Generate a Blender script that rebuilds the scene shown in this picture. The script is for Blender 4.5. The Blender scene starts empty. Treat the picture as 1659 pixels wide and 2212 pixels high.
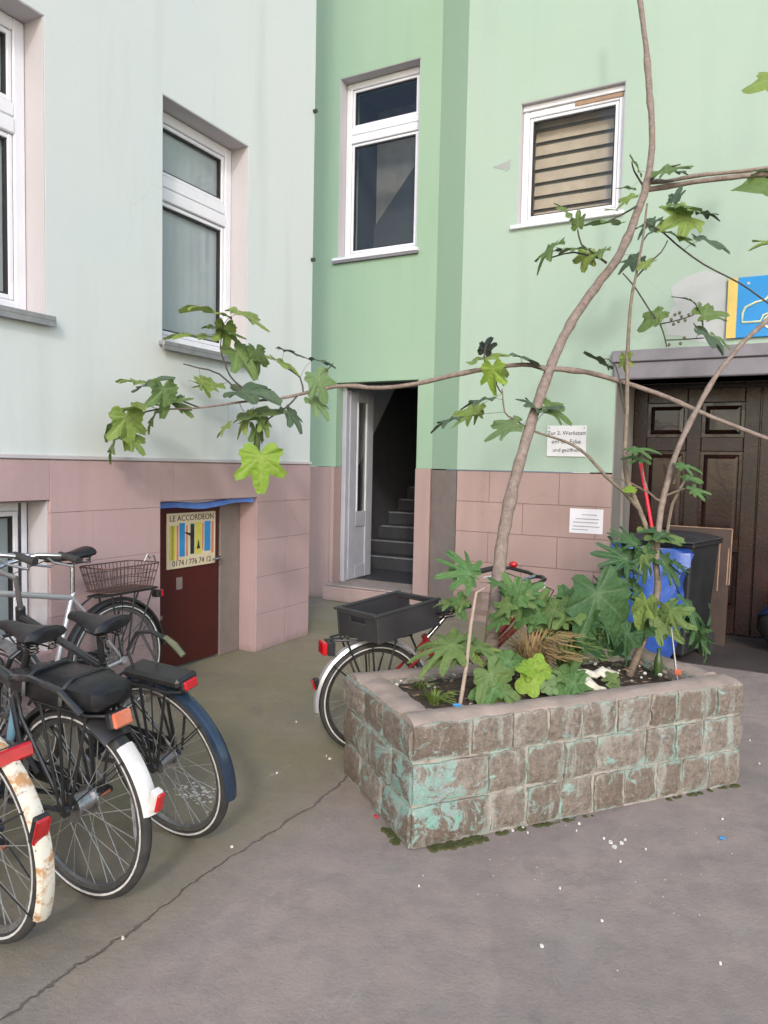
import bpy, math, random
from mathutils import Vector, Matrix
R = math.radians
rnd = random.Random(7)
sc = bpy.context.scene
col = sc.collection

# ------------------------------------------------------------------ camera
CAM = Vector((0, 0, 1.55))
YAW, PITCH, ROLL, FPX = R(28.48), R(3.6), R(1.22), 1584.4       # focal length in pixels of a 1659 px wide picture
cd = bpy.data.cameras.new("camera"); cam = bpy.data.objects.new("camera", cd); col.objects.link(cam)
CM = Matrix.Rotation(YAW, 4, 'Z') @ Matrix.Rotation(R(90) - PITCH, 4, 'X') @ Matrix.Rotation(ROLL, 4, 'Z')
cam.matrix_world = Matrix.Translation(CAM) @ CM
cd.sensor_fit = 'HORIZONTAL'; cd.sensor_width = 36.0; cd.lens = FPX / 1659 * 36.0
cd.clip_start = 0.05; cd.clip_end = 500
sc.camera = cam
RIGHT = (CM @ Vector((1, 0, 0, 0))).to_3d(); UP = (CM @ Vector((0, 1, 0, 0))).to_3d(); FW = -(CM @ Vector((0, 0, 1, 0))).to_3d()

# ------------------------------------------------------------------ sky, sun, exposure
SUN_AZ, SUN_EL = R(29), R(30)            # the light travels 29 deg left of +Y, falling 30 deg
w = bpy.data.worlds.new("World"); sc.world = w; w.use_nodes = True
nt = w.node_tree; bg = nt.nodes['Background']
sky = nt.nodes.new('ShaderNodeTexSky'); sky.sky_type = 'NISHITA'; sky.sun_disc = False
sky.sun_elevation = SUN_EL
sky.air_density = 1.0; sky.dust_density = 1.5; sky.ozone_density = 1.0
nt.links.new(sky.outputs[0], bg.inputs[0]); bg.inputs[1].default_value = 0.15
ld = bpy.data.lights.new("sun", 'SUN'); sun = bpy.data.objects.new("sun", ld); col.objects.link(sun)
ld.energy = 0.55; ld.angle = R(5.0); ld.color = (1.0, 0.98, 0.97)
sd = Vector((-math.sin(SUN_AZ) * math.cos(SUN_EL), math.cos(SUN_AZ) * math.cos(SUN_EL), -math.sin(SUN_EL)))
sun.rotation_euler = sd.to_track_quat('-Z', 'Y').to_euler()
sky.sun_rotation = math.atan2(-sd.x, -sd.y)
sc.view_settings.view_transform = 'Standard'; sc.view_settings.look = 'None'
sc.view_settings.exposure = 1.08; sc.view_settings.gamma = 1.0
sc.view_settings.use_curve_mapping = False

# ------------------------------------------------------------------ points of the place, read from the photograph
def ray(px, py): return FW * FPX + RIGHT * (px - 829.5) + UP * (1106 - py)
def at(px, py, d): return CAM + ray(px, py) * (d / FPX)
def on_x(px, py, x): r = ray(px, py); return CAM + r * (x / r.x)
def on_y(px, py, y): r = ray(px, py); return CAM + r * (y / r.y)
def on_z(px, py, z=0): r = ray(px, py); return CAM + r * ((z - CAM.z) / r.z)

# ------------------------------------------------------------------ materials
MATS = {}
def nodes_of(name):
    m = bpy.data.materials.new(name); m.use_nodes = True
    return m, m.node_tree, m.node_tree.nodes['Principled BSDF']
def N(t, typ, **kw):
    n = t.nodes.new(typ)
    for k, v in kw.items():
        if isinstance(v, (int, float, tuple, str)) and hasattr(n, k): setattr(n, k, v)
    return n
def c4(c): return (c[0], c[1], c[2], 1)
def mixc(t, fac, a, b, typ='MIX'):
    m = t.nodes.new('ShaderNodeMix'); m.data_type = 'RGBA'; m.blend_type = typ
    for s, v in ((0, fac), (6, a), (7, b)):
        if isinstance(v, (tuple, list)): m.inputs[s].default_value = c4(v)
        elif isinstance(v, (int, float)): m.inputs[s].default_value = v
        else: t.links.new(v, m.inputs[s])
    return m.outputs[2]
def noise(t, scale, detail=4, vec=None, rough=.55, stretch=None, dist=0):
    n = t.nodes.new('ShaderNodeTexNoise'); n.inputs['Scale'].default_value = scale; n.inputs['Detail'].default_value = detail
    n.inputs['Roughness'].default_value = rough; n.inputs['Distortion'].default_value = dist
    if vec is None:
        g = t.nodes.new('ShaderNodeNewGeometry'); vec = g.outputs['Position']
    if stretch:
        mp = t.nodes.new('ShaderNodeMapping'); mp.inputs['Scale'].default_value = stretch
        t.links.new(vec, mp.inputs[0]); vec = mp.outputs[0]
    t.links.new(vec, n.inputs['Vector'])
    return n.outputs['Fac']
def ramp(t, fac, p0, p1, c0=(0, 0, 0), c1=(1, 1, 1)):
    r = t.nodes.new('ShaderNodeValToRGB'); r.color_ramp.elements[0].position = p0; r.color_ramp.elements[1].position = p1
    r.color_ramp.elements[0].color = c4(c0); r.color_ramp.elements[1].color = c4(c1)
    t.links.new(fac, r.inputs[0]); return r.outputs[0]
def math_(t, op, a, b=0.0, c=0.0):
    m = t.nodes.new('ShaderNodeMath'); m.operation = op
    for i, v in enumerate((a, b, c)):
        if isinstance(v, (int, float)): m.inputs[i].default_value = v
        else: t.links.new(v, m.inputs[i])
    return m.outputs[0]
def bumpn(t, bs, h, strength, dist=.01):
    b = t.nodes.new('ShaderNodeBump'); b.inputs['Strength'].default_value = strength; b.inputs['Distance'].default_value = dist
    t.links.new(h, b.inputs['Height']); t.links.new(b.outputs[0], bs.inputs['Normal'])
def mat(name, c, c2=None, scale=6, rough=.7, metal=0, bump=0, bscale=60, spec=.5, coat=0, rvar=0):
    if name in MATS: return MATS[name]
    m, t, b = nodes_of(name)
    b.inputs['Roughness'].default_value = rough; b.inputs['Metallic'].default_value = metal
    b.inputs['Specular IOR Level'].default_value = spec; b.inputs['Coat Weight'].default_value = coat
    if c2 is None: c2 = tuple(x * .8 for x in c)
    f = ramp(t, noise(t, scale, 5), .35, .65)
    t.links.new(mixc(t, f, c, c2), b.inputs['Base Color'])
    if bump: bumpn(t, b, noise(t, bscale, 6), bump)
    if rvar: t.links.new(math_(t, 'MULTIPLY_ADD', noise(t, scale * 2, 4), rvar, rough - rvar / 2), b.inputs['Roughness'])
    MATS[name] = m; return m

def render_wall(name, c, c2, streak, bump=.25, plinth=False):
    m, t, b = nodes_of(name); b.inputs['Roughness'].default_value = .85; b.inputs['Specular IOR Level'].default_value = .25
    big = ramp(t, noise(t, .9, 5, rough=.6), .35, .7)
    a = mixc(t, big, c, c2)
    st = ramp(t, noise(t, 3.2, 5, stretch=(1, 1, .1)), .52, .78)
    a = mixc(t, math_(t, 'MULTIPLY', st, .5), a, streak)
    fine = ramp(t, noise(t, 14, 6, rough=.7), .62, .8)
    a = mixc(t, math_(t, 'MULTIPLY', fine, .32), a, streak)
    # hairline cracks, broken up so that only a few pieces show
    vo = t.nodes.new('ShaderNodeTexVoronoi'); vo.feature = 'DISTANCE_TO_EDGE'; vo.inputs['Scale'].default_value = .55
    gp = t.nodes.new('ShaderNodeNewGeometry'); wv = t.nodes.new('ShaderNodeVectorMath'); wv.operation = 'MULTIPLY_ADD'
    nn = t.nodes.new('ShaderNodeTexNoise'); nn.inputs['Scale'].default_value = 2.5; nn.inputs['Detail'].default_value = 6; t.links.new(gp.outputs['Position'], nn.inputs['Vector'])
    t.links.new(nn.outputs['Color'], wv.inputs[0]); wv.inputs[1].default_value = (.5, .5, .5); t.links.new(gp.outputs['Position'], wv.inputs[2]); t.links.new(wv.outputs[0], vo.inputs['Vector'])
    ck = math_(t, 'MULTIPLY', ramp(t, vo.outputs['Distance'], .0006, .0026, (1, 1, 1), (0, 0, 0)), ramp(t, noise(t, .8, 3), .52, .62))
    a = mixc(t, math_(t, 'MULTIPLY', ck, .4), a, streak)
    if plinth:      # each block its own tone; splashed street dirt low down
        oi = t.nodes.new('ShaderNodeObjectInfo'); a = mixc(t, math_(t, 'MULTIPLY', oi.outputs['Random'], .35), a, c2)
        sz = t.nodes.new('ShaderNodeSeparateXYZ'); t.links.new(gp.outputs['Position'], sz.inputs[0])
        dirt = ramp(t, math_(t, 'ADD', math_(t, 'MULTIPLY_ADD', sz.outputs[2], -2.4, .42), math_(t, 'MULTIPLY', noise(t, 7, 7, rough=.7), .5)), .5, .82)
        a = mixc(t, math_(t, 'MULTIPLY', dirt, .75), a, (.15, .13, .105))
    t.links.new(a, b.inputs['Base Color'])
    h = math_(t, 'MULTIPLY_ADD', noise(t, 160, 4), .5, noise(t, 22, 4))
    bumpn(t, b, h, bump, .006)
    MATS[name] = m; return m

render_wall('white_render', (.62, .65, .625), (.585, .635, .62), (.47, .51, .49))
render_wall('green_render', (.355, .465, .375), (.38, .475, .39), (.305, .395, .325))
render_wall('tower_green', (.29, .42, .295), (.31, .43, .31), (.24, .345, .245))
render_wall('pink_plaster', (.42, .295, .265), (.36, .26, .235), (.24, .175, .16), .35, True)
render_wall('mauve_plaster', (.48, .335, .33), (.42, .30, .295), (.27, .2, .19), .35, True)
render_wall('rough_base', (.34, .26, .22), (.25, .19, .16), (.14, .11, .09), .9)
render_wall('reveal_white', (.52, .49, .50), (.49, .47, .48), (.40, .39, .39))
render_wall('gate_reveal', (.30, .29, .27), (.24, .22, .20), (.13, .12, .10))
render_wall('filler_grey', (.46, .475, .475), (.44, .465, .46), (.40, .44, .42))
mat('pvc', (.78, .78, .80), (.72, .72, .75), rough=.35)
mat('gasket', (.02, .02, .022), rough=.6)
mat('zinc', (.34, .34, .34), (.26, .26, .27), scale=14, rough=.5, metal=.4)
mat('curtain', (.56, .58, .585), (.50, .525, .53), scale=3, rough=.9)
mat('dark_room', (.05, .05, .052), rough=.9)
mat('stair_wall', (.78, .78, .79), (.72, .72, .74), rough=.8)
mat('landing_grey', (.36, .34, .31), (.30, .28, .26), rough=.8)
mat('stair_dado', (.085, .088, .092), (.07, .072, .076), rough=.5)
mat('stair_step', (.065, .067, .075), (.05, .051, .058), rough=.5)
mat('nosing', (.26, .27, .30), (.18, .19, .2), scale=20, rough=.5)
mat('door_white', (.46, .46, .51), (.40, .40, .45), scale=5, rough=.45)
mat('step_stone', (.36, .29, .25), (.26, .22, .19), scale=9, rough=.8, bump=.3)
mat('red_door', (.075, .010, .007), (.06, .009, .007), scale=3, rough=.42, bump=.05)
mat('frame_brown', (.24, .19, .17), (.2, .16, .14), rough=.7)
mat('blue_paint', (.09, .2, .62), (.13, .26, .66), scale=12, rough=.5)
mat('lintel_grey', (.22, .21, .23), (.17, .16, .18), scale=4, rough=.55, bump=.1)
mat('wood_gate', (.022, .008, .0065), (.012, .005, .0045), scale=4, rough=.22, bump=.12, bscale=40, rvar=.15, coat=.3)
mat('wood_gate_rail', (.028, .011, .009), (.015, .0065, .0055), scale=5, rough=.28, bump=.12, bscale=40, rvar=.2)
mat('blind_tan', (.60, .47, .36), (.52, .41, .31), scale=8, rough=.7)
mat('blind_dark', (.20, .185, .16), rough=.6)
mat('soil', (.085, .058, .042), (.045, .032, .025), scale=30, rough=.95, bump=.8, bscale=70)
mat('black_plastic', (.017, .017, .018), (.026, .026, .027), scale=10, rough=.42)
mat('black_rubber', (.026, .025, .025), (.045, .042, .040), scale=20, rough=.75)
mat('black_leather', (.008, .008, .009), (.016, .016, .018), scale=30, rough=.33, bump=.2, bscale=200)
mat('grey_plastic', (.03, .028, .03), (.042, .04, .042), scale=6, rough=.5)
mat('chrome', (.62, .62, .63), (.5, .5, .5), scale=30, rough=.22, metal=1)
mat('alloy', (.5, .5, .51), (.4, .4, .41), scale=40, rough=.35, metal=1)
mat('alloy_dull', (.38, .38, .39), (.24, .23, .22), scale=40, rough=.5, metal=.8)
mat('spoke', (.5, .49, .47), (.36, .33, .3), scale=60, rough=.35, metal=.6)
mat('silver_paint', (.55, .55, .57), (.48, .48, .5), scale=8, rough=.28, metal=.5, coat=.4)
mat('graphite_paint', (.035, .038, .041), (.05, .053, .056), scale=6, rough=.25, metal=.5, coat=.5)
mat('blue_black', (.012, .025, .05), (.02, .035, .06), scale=10, rough=.25, coat=.5)
mat('light_blue_paint', (.22, .42, .55), (.18, .36, .5), scale=10, rough=.35)
mat('white_plastic', (.72, .70, .68), (.6, .58, .55), scale=14, rough=.4)
mat('reflective', (.70, .69, .66), (.5, .48, .45), scale=25, rough=.5)
mat('red_lens', (.55, .01, .015), (.4, .008, .01), scale=30, rough=.15, coat=.6)
mat('orange_lens', (.65, .12, .05), (.55, .2, .12), scale=20, rough=.2, coat=.6)
mat('yellow_bit', (.7, .55, .05), rough=.4)
mat('wire_brown', (.075, .05, .045), (.12, .07, .05), scale=40, rough=.6)
mat('red_paint', (.32, .02, .02), (.24, .018, .018), scale=9, rough=.35)
mat('bag_blue', (.022, .065, .28), (.035, .105, .40), scale=8, rough=.3, bump=1.0, bscale=11)
mat('bin_black', (.016, .017, .018), (.026, .027, .028), scale=5, rough=.5)
mat('board_brown', (.065, .04, .03), (.045, .028, .022), scale=5, rough=.6)
mat('board_edge', (.38, .25, .16), (.28, .18, .12), scale=12, rough=.7)
mat('stick_red', (.75, .02, .05), (.62, .02, .05), scale=12, rough=.4)
mat('sign_blue', (.005, .24, .58), (.005, .22, .55), scale=3, rough=.3)
mat('sign_yellow', (.68, .50, .13), (.62, .45, .12), scale=6, rough=.45)
mat('sign_line', (.72, .76, .45), rough=.4)
mat('sign_white', (.78, .78, .78), (.7, .7, .71), rough=.4)
mat('paper', (.78, .77, .82), (.72, .71, .76), rough=.8)
mat('ink', (.02, .02, .02), rough=.6)
mat('ink_grey', (.35, .35, .37), rough=.8)
mat('poster_cream', (.68, .58, .40), (.62, .52, .36), scale=9, rough=.5)
mat('p_yellow', (.62, .56, .10), rough=.5)
mat('p_olive', (.36, .34, .05), rough=.5)
mat('p_blue', (.03, .27, .58), rough=.5)
mat('p_coral', (.62, .22, .13), rough=.5)
mat('p_green', (.01, .12, .10), rough=.5)
mat('bone', (.66, .63, .52), (.45, .42, .32), scale=22, rough=.7, bump=.4, bscale=40)
mat('dry_grass', (.33, .22, .09), (.24, .16, .07), scale=20, rough=.8)
mat('grass_green', (.15, .2, .04), (.1, .16, .03), scale=20, rough=.7)
mat('stake_wood', (.42, .33, .26), (.3, .23, .18), scale=30, rough=.8)
mat('twig_dark', (.075, .065, .05), (.05, .045, .035), scale=30, rough=.8)
mat('twig_green', (.12, .13, .07), (.09, .1, .06), scale=30, rough=.7)
mat('bottle_green', (.05, .09, .02), (.04, .07, .02), scale=20, rough=.3)
mat('chip_white', (.72, .69, .62), (.6, .57, .5), scale=40, rough=.8)
mat('chip_red', (.6, .03, .04), rough=.5)
mat('chip_blue', (.05, .3, .65), rough=.5)
mat('moss', (.075, .085, .02), (.05, .055, .015), scale=40, rough=.95, bump=.8, bscale=120)

def bark(name, c, c2):
    m, t, b = nodes_of(name); b.inputs['Roughness'].default_value = .75; b.inputs['Specular IOR Level'].default_value = .3
    f = ramp(t, noise(t, 26, 6, rough=.65), .38, .66)
    a = mixc(t, f, c, c2)
    lich = ramp(t, noise(t, 14, 6, rough=.7), .58, .68); a = mixc(t, math_(t, 'MULTIPLY', lich, .45), a, (.34, .32, .28))
    sp = ramp(t, noise(t, 110, 3), .6, .72)
    a = mixc(t, math_(t, 'MULTIPLY', sp, .5), a, tuple(x * .5 for x in c2))
    t.links.new(a, b.inputs['Base Color'])
    bumpn(t, b, noise(t, 60, 6), .5, .01); MATS[name] = m
bark('fig_bark', (.285, .222, .185), (.175, .132, .108))
bark('stem_bark', (.24, .19, .14), (.15, .115, .085))

def leaf_mat(name, c, c2, vein, trans=.25):
    m, t, b = nodes_of(name); b.inputs['Roughness'].default_value = .5; b.inputs['Specular IOR Level'].default_value = .35
    oi = t.nodes.new('ShaderNodeObjectInfo')
    a = mixc(t, oi.outputs['Random'], c, c2)
    tc = t.nodes.new('ShaderNodeTexCoord')
    f = ramp(t, noise(t, 4, 5, vec=tc.outputs['Object']), .35, .7)
    a = mixc(t, math_(t, 'MULTIPLY', f, .4), a, tuple(x * .6 for x in c))
    at_ = t.nodes.new('ShaderNodeAttribute'); at_.attribute_name = 'vein'
    v = math_(t, 'POWER', at_.outputs['Fac'], 2.5)
    a = mixc(t, math_(t, 'MULTIPLY', v, .55), a, vein)
    t.links.new(a, b.inputs['Base Color'])
    bumpn(t, b, noise(t, 9, 4, vec=tc.outputs['Object']), .35, .05)
    tr = t.nodes.new('ShaderNodeBsdfTranslucent'); t.links.new(a, tr.inputs[0])
    ms = t.nodes.new('ShaderNodeMixShader'); ms.inputs[0].default_value = trans
    t.links.new(b.outputs[0], ms.inputs[1]); t.links.new(tr.outputs[0], ms.inputs[2])
    t.links.new(ms.outputs[0], t.nodes['Material Output'].inputs['Surface']); MATS[name] = m
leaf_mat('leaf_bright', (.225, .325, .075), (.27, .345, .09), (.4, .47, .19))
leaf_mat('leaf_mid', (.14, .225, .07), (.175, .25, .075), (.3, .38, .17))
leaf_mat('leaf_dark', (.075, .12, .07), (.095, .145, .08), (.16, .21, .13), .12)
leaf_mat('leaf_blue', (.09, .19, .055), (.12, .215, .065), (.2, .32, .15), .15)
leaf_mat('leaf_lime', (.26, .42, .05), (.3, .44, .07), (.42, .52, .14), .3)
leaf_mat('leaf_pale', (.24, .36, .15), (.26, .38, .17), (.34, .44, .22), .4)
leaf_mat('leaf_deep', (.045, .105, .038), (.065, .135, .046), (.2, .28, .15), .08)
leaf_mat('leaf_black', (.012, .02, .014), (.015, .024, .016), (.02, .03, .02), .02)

def glass(name, tint=(.9, .92, .92), refl=.12):
    m, t, b = nodes_of(name)
    tr = t.nodes.new('ShaderNodeBsdfTransparent'); tr.inputs[0].default_value = c4(tint)
    gl = t.nodes.new('ShaderNodeBsdfGlossy'); gl.inputs['Roughness'].default_value = .02
    lw = t.nodes.new('ShaderNodeLayerWeight'); lw.inputs[0].default_value = .5
    f = math_(t, 'MULTIPLY_ADD', math_(t, 'POWER', lw.outputs['Facing'], 4.0), .85, refl * .2)
    ms = t.nodes.new('ShaderNodeMixShader'); t.links.new(f, ms.inputs[0]); t.links.new(tr.outputs[0], ms.inputs[1]); t.links.new(gl.outputs[0], ms.inputs[2])
    t.links.new(ms.outputs[0], t.nodes['Material Output'].inputs['Surface']); MATS[name] = m
glass('glass')

def stone_mat(name, paint):
    # rough hewn sandstone, with weathered turquoise paint in patches; 'paint' shifts how much is left
    m, t, b = nodes_of(name); b.inputs['Roughness'].default_value = .9; b.inputs['Specular IOR Level'].default_value = .2
    oi = t.nodes.new('ShaderNodeObjectInfo')
    a = mixc(t, oi.outputs['Random'], (.20, .155, .12), (.33, .28, .235))
    f = ramp(t, noise(t, 38, 7, rough=.7), .42, .6)
    a = mixc(t, math_(t, 'MULTIPLY', f, .6), a, (.12, .095, .075))
    f2 = ramp(t, noise(t, 75, 5, rough=.75, dist=.6), .60, .70)
    a = mixc(t, math_(t, 'MULTIPLY', f2, .6), a, (.40, .34, .28))
    g = t.nodes.new('ShaderNodeNewGeometry'); sx = t.nodes.new('ShaderNodeSeparateXYZ'); t.links.new(g.outputs['Position'], sx.inputs[0])
    # paint survives around the near corner and low down
    dx = math_(t, 'ADD', sx.outputs[0], 1.30); dy = math_(t, 'SUBTRACT', sx.outputs[1], 2.60); dz = math_(t, 'MULTIPLY', math_(t, 'SUBTRACT', sx.outputs[2], .17), 1.7)
    d2 = math_(t, 'SQRT', math_(t, 'ADD', math_(t, 'ADD', math_(t, 'MULTIPLY', dx, dx), math_(t, 'MULTIPLY', dy, dy)), math_(t, 'MULTIPLY', dz, dz)))
    near = math_(t, 'MULTIPLY', math_(t, 'MAXIMUM', math_(t, 'SUBTRACT', .55, d2), 0), .30)
    pn = math_(t, 'ADD', math_(t, 'ADD', noise(t, 9, 7, rough=.72, dist=.8), near), paint)
    pf = ramp(t, pn, .585, .64)
    pc = mixc(t, ramp(t, noise(t, 24, 4), .4, .6), (.26, .48, .40), (.34, .42, .40))
    a = mixc(t, math_(t, 'MULTIPLY', pf, .85), a, pc)
    dr = ramp(t, math_(t, 'ADD', noise(t, 13, 7, rough=.7, stretch=(1, 1, .16)), math_(t, 'MULTIPLY', noise(t, 2.0, 4), .25)), .66, .76)
    a = mixc(t, math_(t, 'MULTIPLY', dr, .62), a, mixc(t, ramp(t, noise(t, 6, 4), .42, .58), (.40, .47, .42), (.42, .39, .34)))
    pw = ramp(t, math_(t, 'ADD', noise(t, 46, 6, rough=.7, dist=1.2), math_(t, 'MULTIPLY', near, .4)), .62, .67)
    a = mixc(t, math_(t, 'MULTIPLY', pw, .6), a, (.50, .50, .48))
    ea = t.nodes.new('ShaderNodeAttribute'); ea.attribute_name = 'edge'
    sm = ramp(t, math_(t, 'MULTIPLY_ADD', math_(t, 'POWER', ea.outputs['Fac'], 1.8), .34, math_(t, 'MULTIPLY', noise(t, 8, 7, rough=.75, dist=.5), 1.15)), .76, .98)
    a = mixc(t, math_(t, 'MULTIPLY', sm, .8), a, mixc(t, ramp(t, noise(t, 5, 5), .42, .56), (.44, .40, .345), (.33, .47, .41)))
    t.links.new(a, b.inputs['Base Color'])
    h = math_(t, 'ADD', noise(t, 30, 7, rough=.7), math_(t, 'MULTIPLY', noise(t, 90, 5), .5))
    bumpn(t, b, h, .9, .02); MATS[name] = m
stone_mat('hewn_stone', 0.0)
def mortar_mat():
    m, t, b = nodes_of('mortar'); b.inputs['Roughness'].default_value = .9
    f = ramp(t, noise(t, 7, 6, rough=.7), .52, .62)
    a = mixc(t, f, (.40, .36, .31), (.30, .45, .38)); a = mixc(t, ramp(t, noise(t, 15, 6, rough=.7), .5, .62), a, (.22, .18, .145))
    a = mixc(t, ramp(t, noise(t, 40, 5), .55, .75), a, (.24, .21, .18)); t.links.new(a, b.inputs['Base Color'])
    bumpn(t, b, noise(t, 70, 6), .7, .015); MATS['mortar'] = m
mortar_mat()
mat('coping', (.40, .31, .26), (.29, .23, .19), scale=7, rough=.85, bump=.35, bscale=50)

def ground_mat():
    m, t, b = nodes_of('concrete_ground')
    a = mixc(t, ramp(t, noise(t, .8, 6, rough=.6), .35, .65), (.385, .305, .262), (.30, .243, .214))
    a = mixc(t, math_(t, 'MULTIPLY', ramp(t, noise(t, 3.5, 7, rough=.7), .45, .75), .5), a, (.32, .28, .255))
    g = t.nodes.new('ShaderNodeNewGeometry'); sx = t.nodes.new('ShaderNodeSeparateXYZ'); t.links.new(g.outputs['Position'], sx.inputs[0])
    wob = math_(t, 'MULTIPLY', math_(t, 'SUBTRACT', noise(t, 3.0, 8, rough=.65), .5), .16)
    # slab joint that runs along x = -1.82; the slab by the wall is damp and olive with algae
    dl = math_(t, 'ADD', math_(t, 'ADD', sx.outputs[0], 1.83), wob)
    olive = ramp(t, math_(t, 'MULTIPLY_ADD', dl, -.9, .5), .30, .70)
    ol2 = math_(t, 'MULTIPLY', olive, math_(t, 'MULTIPLY_ADD', noise(t, 1.6, 6), 1.3, .22))
    a = mixc(t, ol2, a, (.235, .208, .118))
    dark = ramp(t, noise(t, 2.2, 7, rough=.7, dist=.7), .56, .74)
    a = mixc(t, math_(t, 'MULTIPLY', dark, .6), a, (.135, .118, .108))
    bl = ramp(t, noise(t, 7, 8, rough=.75, dist=.4), .42, .66); a = mixc(t, math_(t, 'MULTIPLY', bl, .40), a, (.185, .158, .146))
    pl = ramp(t, noise(t, 1.3, 7, rough=.7, dist=1.0), .55, .7); a = mixc(t, math_(t, 'MULTIPLY', pl, .4), a, (.33, .295, .27))
    sp = ramp(t, noise(t, 55, 5, rough=.7), .66, .72)
    a = mixc(t, math_(t, 'MULTIPLY', sp, .7), a, (.42, .39, .36))
    ds = ramp(t, noise(t, 130, 4, rough=.7), .3, .4, (1, 1, 1), (0, 0, 0))
    a = mixc(t, math_(t, 'MULTIPLY', ds, .4), a, (.09, .085, .08))
    ln = math_(t, 'ABSOLUTE', math_(t, 'ADD', dl, math_(t, 'MULTIPLY', math_(t, 'SUBTRACT', noise(t, 26, 4), .5), .02)))
    crack = ramp(t, ln, .002, .0075, (1, 1, 1), (0, 0, 0))
    brk = ramp(t, noise(t, 2.4, 3), .30, .42)
    crack = math_(t, 'MULTIPLY', crack, brk)
    # hairline crack in the front slab
    wob2 = math_(t, 'MULTIPLY', math_(t, 'SUBTRACT', noise(t, 2.2, 9, rough=.7), .5), .5)
    d2 = math_(t, 'ABSOLUTE', math_(t, 'ADD', math_(t, 'ADD', math_(t, 'ADD', sx.outputs[0], .46), math_(t, 'MULTIPLY', sx.outputs[1], .05)), wob2))
    hair = math_(t, 'MULTIPLY', ramp(t, d2, .002, .007, (1, 1, 1), (0, 0, 0)), .22)
    gr = noise(t, 240, 3, rough=.8); a = mixc(t, math_(t, 'MULTIPLY', ramp(t, gr, .5, .68), .35), a, (.37, .34, .31)); a = mixc(t, math_(t, 'MULTIPLY', ramp(t, gr, .32, .46, (1, 1, 1), (0, 0, 0)), .35), a, (.13, .115, .105))
    pt = ramp(t, noise(t, .55, 3, dist=1.5), .535, .55); a = mixc(t, math_(t, 'MULTIPLY', pt, .22), a, (.19, .17, .165))
    sc2 = ramp(t, noise(t, 5, 8, rough=.75, stretch=(1.6, .5, 1)), .60, .68); a = mixc(t, math_(t, 'MULTIPLY', sc2, .5), a, (.38, .345, .315))
    a = mixc(t, math_(t, 'MULTIPLY', math_(t, 'MAXIMUM', crack, hair), .60), a, (.075, .064, .055))
    t.links.new(a, b.inputs['Base Color'])
    t.links.new(math_(t, 'MULTIPLY_ADD', noise(t, 4, 5), .3, .55), b.inputs['Roughness'])
    b.inputs['Specular IOR Level'].default_value = .3
    h = math_(t, 'SUBTRACT', math_(t, 'ADD', math_(t, 'MULTIPLY', noise(t, 70, 6, rough=.75), .8), math_(t, 'MULTIPLY', noise(t, 6, 5), 1.6)), math_(t, 'MULTIPLY', crack, 2))
    bumpn(t, b, h, .6, .010); MATS['concrete_ground'] = m
ground_mat()
mat('passage_dark', (.075, .06, .055), (.05, .042, .038), scale=3, rough=.6, bump=.3, bscale=30)

def cream_guard():
    m, t, b = nodes_of('cream_rusty'); b.inputs['Roughness'].default_value = .45
    f = ramp(t, noise(t, 16, 6, rough=.65), .50, .60)
    a = mixc(t, f, (.66, .62, .52), (.45, .24, .10))
    t.links.new(mixc(t, ramp(t, noise(t, 50, 5), .6, .7), a, (.2, .09, .04)), b.inputs['Base Color']); MATS['cream_rusty'] = m
cream_guard()

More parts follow.
